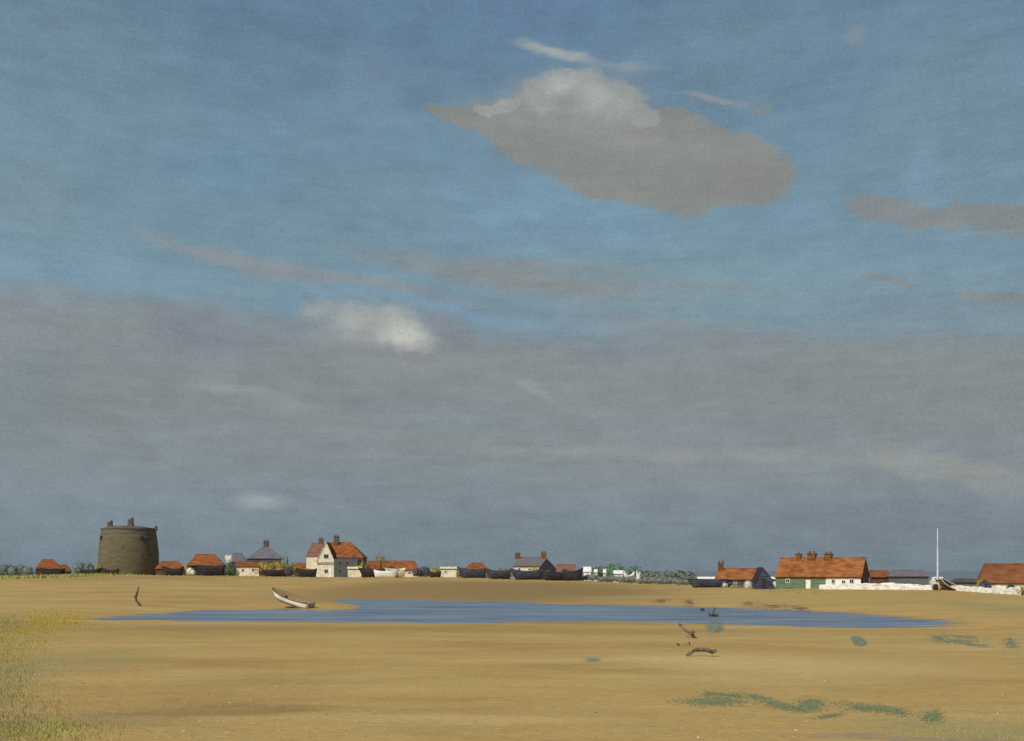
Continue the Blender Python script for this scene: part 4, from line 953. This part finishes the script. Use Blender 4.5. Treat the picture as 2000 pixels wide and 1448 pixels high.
# weed ------------------------------------------------------------------
W_teal = mat('teal_weed', [(124, 136, 108), (132, 143, 116), (142, 148, 120)], 2.5, rough=.9, bump=0, k=1.15, island=.3, spread=.2)
W_green = mat('green_weed', [(112, 122, 84), (122, 130, 92), (134, 138, 100)], 2.5, rough=.85, bump=0, k=1.3, island=.15, spread=.2)
W_grey = mat('grey_weed', [(118, 108, 76), (130, 118, 82), (142, 128, 90)], 2.5, rough=.8, bump=0, k=1.2, island=.3, spread=.2)
def weed(label, blobs, m, n, fl=.2, group='weed patches on the sand'):
    """flat fronds lying on the sand inside soft ellipses given as (px, y, rx, ry, angle)"""
    c0 = ground_at(blobs[0][0], blobs[0][1]); bm = bmesh.new(); rnd = random.Random(int(blobs[0][0]))
    tot = sum(b[2] * b[3] for b in blobs); wz = tz(c0.x, c0.y) < .0
    xs_ = np.linspace(min(b[0] - b[2] * 1.4 for b in blobs), max(b[0] + b[2] * 1.4 for b in blobs), 40); ys_ = np.linspace(max(1160, min(b[1] - b[3] * 1.6 - b[2] * .3 for b in blobs)), max(b[1] + b[3] * 1.6 + b[2] * .3 for b in blobs), 24)
    GX, GY = np.meshgrid(xs_, ys_); GD = (H - .25) * F / (GY - YH); GZ = terrain((GX - 1000) / F * GD, GD)
    def ZG(a_, b_):
        i = int(np.clip(round((b_ - ys_[0]) / (ys_[1] - ys_[0])), 0, 23)); j = int(np.clip(round((a_ - xs_[0]) / (xs_[1] - xs_[0])), 0, 39)); return float(GZ[i, j])
    for (px, y, rx, ry, ang) in blobs:
        for _ in range(int(n * rx * ry / tot)):
            a = rnd.uniform(0, 2 * math.pi); k = min(1.35, abs(rnd.gauss(0, .62))); u, v = rx * k * math.cos(a), ry * k * math.sin(a)
            ca, sa = math.cos(R(ang)), math.sin(R(ang)); X_, Y_ = px + u * ca - v * sa, y + u * sa + v * ca
            dd = (H - .25) * F / (Y_ - YH); gz = ZG(X_, Y_); xw = Xp(X_, dd); z = max(gz, 0.0) + rnd.uniform(.006, .018) if abs(gz) < 9 else 0
            l_ = fl * rnd.uniform(.5, 1.3); w_ = l_ * rnd.uniform(.2, .45); th_ = rnd.gauss(0, .9)
            c_, s2 = math.cos(th_), math.sin(th_); tl = rnd.uniform(-.35, .35)
            vs = []
            for i, j in ((-1, -.3), (-.4, -1), (.5, -.8), (1, .2), (.3, 1), (-.6, .7)):
                vs.append(bm.verts.new((xw + l_ * .5 * i * c_ - w_ * j * s2 - c0.x, dd + l_ * .5 * i * s2 + w_ * j * c_ - c0.y, z + .008 * tl * i + .003 * j - c0.z)))
            bm.faces.new(vs)
    return tag(link('seaweed', bm, m, None, loc=c0), label, 'seaweed', group)
weed('largest green weed patch, long and wavy, low right of centre', [(1395, 1374, 68, 9, 0), (1420, 1361, 45, 4.5, 4), (1383, 1358, 9, 5, 0), (1480, 1364, 30, 5, 10), (1520, 1379, 42, 8, 14), (1575, 1386, 32, 9, 0), (1585, 1375, 28, 9, 0)], W_green, 6500, .055)
weed('faint green weed trail right of the largest patch', [(1690, 1386, 60, 9, 8), (1745, 1393, 40, 8, 12), (1620, 1402, 34, 5, -10)], W_green, 1900, .06)
weed('round green weed patch at the right end of the trail', [(1822, 1405, 22, 12, 0)], W_green, 900, .05)
weed('small oblong green weed patch left of the driftwood log', [(1158, 1292, 15, 5, 0)], W_teal, 500, .07)
weed('round teal weed patch under the snag at the channel edge', [(1396, 1221, 13, 11, 0)], W_teal, 1700, .24)
weed('small teal weed patch right of the driftwood', [(1672, 1246, 8, 5, 0), (1680, 1252, 10, 6, 0)], W_teal, 1100, .17)
weed('long teal weed strip near the right edge', [(1832, 1243, 20, 8, 0), (1880, 1241, 45, 3.5, 4), (1900, 1257, 35, 3.5, 8), (1870, 1250, 40, 4, 0)], W_teal, 1500, .13)
weed('pale teal weed scraps at the right edge', [(1972, 1246, 14, 4, 0), (1978, 1262, 14, 4, 0), (1974, 1254, 16, 7, 0)], W_teal, 420, .14)
weed('grey weed streak on the far bank left of the other two', [(1292, 1174.5, 15, 2.4, -3)], W_grey, 320, .3)
weed('grey weed tuft on the far bank between two streaks', [(1346, 1177, 12, 4, 5)], W_grey, 320, .3)
weed('long grey weed streak on the far bank above the snag', [(1462, 1180, 20, 4, 0), (1510, 1183, 42, 3.6, 3), (1560, 1186, 22, 3, 3)], W_grey, 1100, .3)

# grass and flowers at the left, stones ---------------------------------------
def blades(name, m, spots, n, h0, h1, wd, flower=False, lean=.3):
    """spots = (px, y, rx, ry, weight) soft ellipses of growth"""
    rnd = random.Random(len(name) * 31 + n); V_ = []; F_ = []; pos = []
    ws = [s[4] for s in spots]
    XY = []
    for _ in range(n):
        s = rnd.choices(spots, ws)[0]
        px = s[0] + rnd.gauss(0, .5) * s[2]; y = s[1] + rnd.gauss(0, .5) * s[3]
        y = max(y, 1130)
        if y < 1150: d = (H - 2.3) * F / (y - YH) if False else Dc(px) - rnd.uniform(2, 25)
        else: d = (H - .25) * F / (y - YH)
        XY.append((Xp(px, d), d))
    A = np.array(XY); Z = terrain(A[:, 0], A[:, 1])
    for (x, d), z in zip(XY, Z):
        if z < .02: continue
        h = rnd.uniform(h0, h1); k = max(1, d / 45); w = wd * k * rnd.uniform(.7, 1.3); a = rnd.uniform(0, 6.28); lx, ly = rnd.gauss(0, lean) * h, rnd.gauss(0, lean) * h
        c, s = math.cos(a) * w, math.sin(a) * w; b = len(V_)
        if flower:
            zc = z + h; r = w * 1.6
            V_ += [(x + r, d, zc), (x, d, zc + r), (x - r, d, zc), (x, d, zc - r), (x, d + r, zc), (x, d - r, zc)]
            F_ += [(b, b + 1, b + 2, b + 3), (b + 4, b + 1, b + 5, b + 3)]
        else:
            V_ += [(x - c, d - s, z - .02), (x + c, d + s, z - .02), (x + lx * .5 + c * .7, d + ly * .5 + s * .7, z + h * .6), (x + lx * .5 - c * .7, d + ly * .5 - s * .7, z + h * .6), (x + lx * 1.2, d + ly * 1.2, z + h)]
            F_ += [(b, b + 1, b + 2, b + 3), (b + 3, b + 2, b + 4)]
    me = bpy.data.meshes.new(name); me.from_pydata(V_, [], F_); me.materials.append(m)
    o = bpy.data.objects.new(name, me); COL.objects.link(o); return o
Gr1 = mat('marsh_grass_blade', [(118, 118, 72), (140, 134, 82), (156, 148, 96)], .8, bump=0, k=1.55, island=.4, spread=.2)
Gr2 = mat('dark_marsh_blade', [(98, 106, 82), (118, 122, 92), (136, 136, 102)], .8, bump=0, k=1.5, island=.4, spread=.2)
Gr3 = mat('yellow_flower', [(178, 150, 50), (196, 176, 72), (184, 178, 104)], 2, bump=0, k=1.2, island=.5, spread=.2)
Gr4 = mat('pink_flower', [(178, 146, 122), (196, 164, 140), (206, 184, 160)], 2, bump=0, k=1.1, island=.5, spread=.2)
Gr5 = mat('lime_blade', [(134, 134, 66), (150, 148, 80), (164, 160, 98)], .8, bump=0, k=1.5, island=.4, spread=.2)
tag(blades('marsh_grass', Gr1, [(-20, 1240, 110, 40, 3), (10, 1300, 130, 90, 4), (20, 1390, 170, 110, 4), (60, 1215, 90, 18, 2), (1990, 1300, 50, 160, .4), (1930, 1420, 190, 50, .5)], 9000, .03, .12, .007), 'short olive marsh grass on the sand at the left', 'grass', kind='stuff')
tag(blades('dark_marsh_grass', Gr2, [(10, 1216, 70, 22, 3), (-10, 1290, 70, 90, 3), (0, 1400, 100, 90, 2)], 4200, .05, .15, .008), 'dark grey green marsh grass at the left edge', 'grass', kind='stuff')
tag(blades('bright_grass', Gr5, [(60, 1432, 170, 24, 3), (40, 1250, 80, 30, 1.5), (30, 1330, 70, 60, 1), (1860, 1438, 120, 16, .12)], 5600, .03, .11, .007), 'bright yellow green grass in the lower left corner', 'grass', kind='stuff')
tag(blades('yellow_flowers', Gr3, [(105, 1213, 70, 16, 4), (60, 1240, 70, 26, 2), (30, 1270, 70, 40, 1)], 1300, .08, .28, .020, True), 'yellow flowers on the marsh at the left end of the channel', 'flowers', kind='stuff')
tag(blades('pink_flowers', Gr4, [(80, 1300, 110, 70, 3), (160, 1370, 150, 50, 1), (10, 1330, 60, 90, 1)], 650, .04, .16, .010, True), 'pale pink flowers scattered over the sand at the left', 'flowers', kind='stuff')
tag(blades('shore_grass', Gr5, [(30, 1136, 160, 8, 3), (170, 1132, 60, 4, 1), (120, 1136, 80, 6, 1)], 3600, .35, 1.1, .018, lean=.25), 'pale yellow green grass in front of the left hedge', 'grass', kind='stuff')
tag(blades('village_grass', Gr1, [(330, 1131, 160, 3, 2), (520, 1131, 200, 3, 3), (720, 1133, 200, 3, 2), (900, 1133, 120, 3, 1), (1250, 1141, 160, 3, 1), (1560, 1147, 100, 3, 2), (1840, 1150, 140, 3, 1)], 3000, .1, .32, .014, lean=.3), 'thin dry grass along the foot of the village', 'grass', kind='stuff')
# pebbles and shells
M_peb = mat('shell_and_stone', [(110, 92, 66), (176, 158, 122), (214, 206, 184)], 3, bump=0, island=.9, spread=.3)
rnd = random.Random(9); V_ = []; F_ = []
XY = []
for _ in range(1500):
    y = 1235 + (rnd.random() ** .7) * 215; px = rnd.uniform(-20, 2020) if rnd.random() < .6 else rnd.gauss(380, 260)
    d = (H - .25) * F / (y - YH); XY.append((Xp(px, d), d))
A = np.array(XY); Z = terrain(A[:, 0], A[:, 1])
for (x, d), z in zip(XY, Z):
    r = rnd.uniform(.008, .024) * (1 if rnd.random() < .93 else 1.8); b = len(V_)
    V_ += [(x - r, d, z), (x, d - r, z), (x + r, d, z), (x, d + r, z), (x, d, z + r * .8)]; F_ += [(b, b + 1, b + 4), (b + 1, b + 2, b + 4), (b + 2, b + 3, b + 4), (b + 3, b, b + 4)]
me = bpy.data.meshes.new('pebbles'); me.from_pydata(V_, [], F_); me.materials.append(M_peb)
o = bpy.data.objects.new('pebbles', me); COL.objects.link(o); tag(o, 'small pebbles and shells strewn over the near sand', 'pebbles', kind='stuff')
sc.render.resolution_x = 1024; sc.render.resolution_y = 741
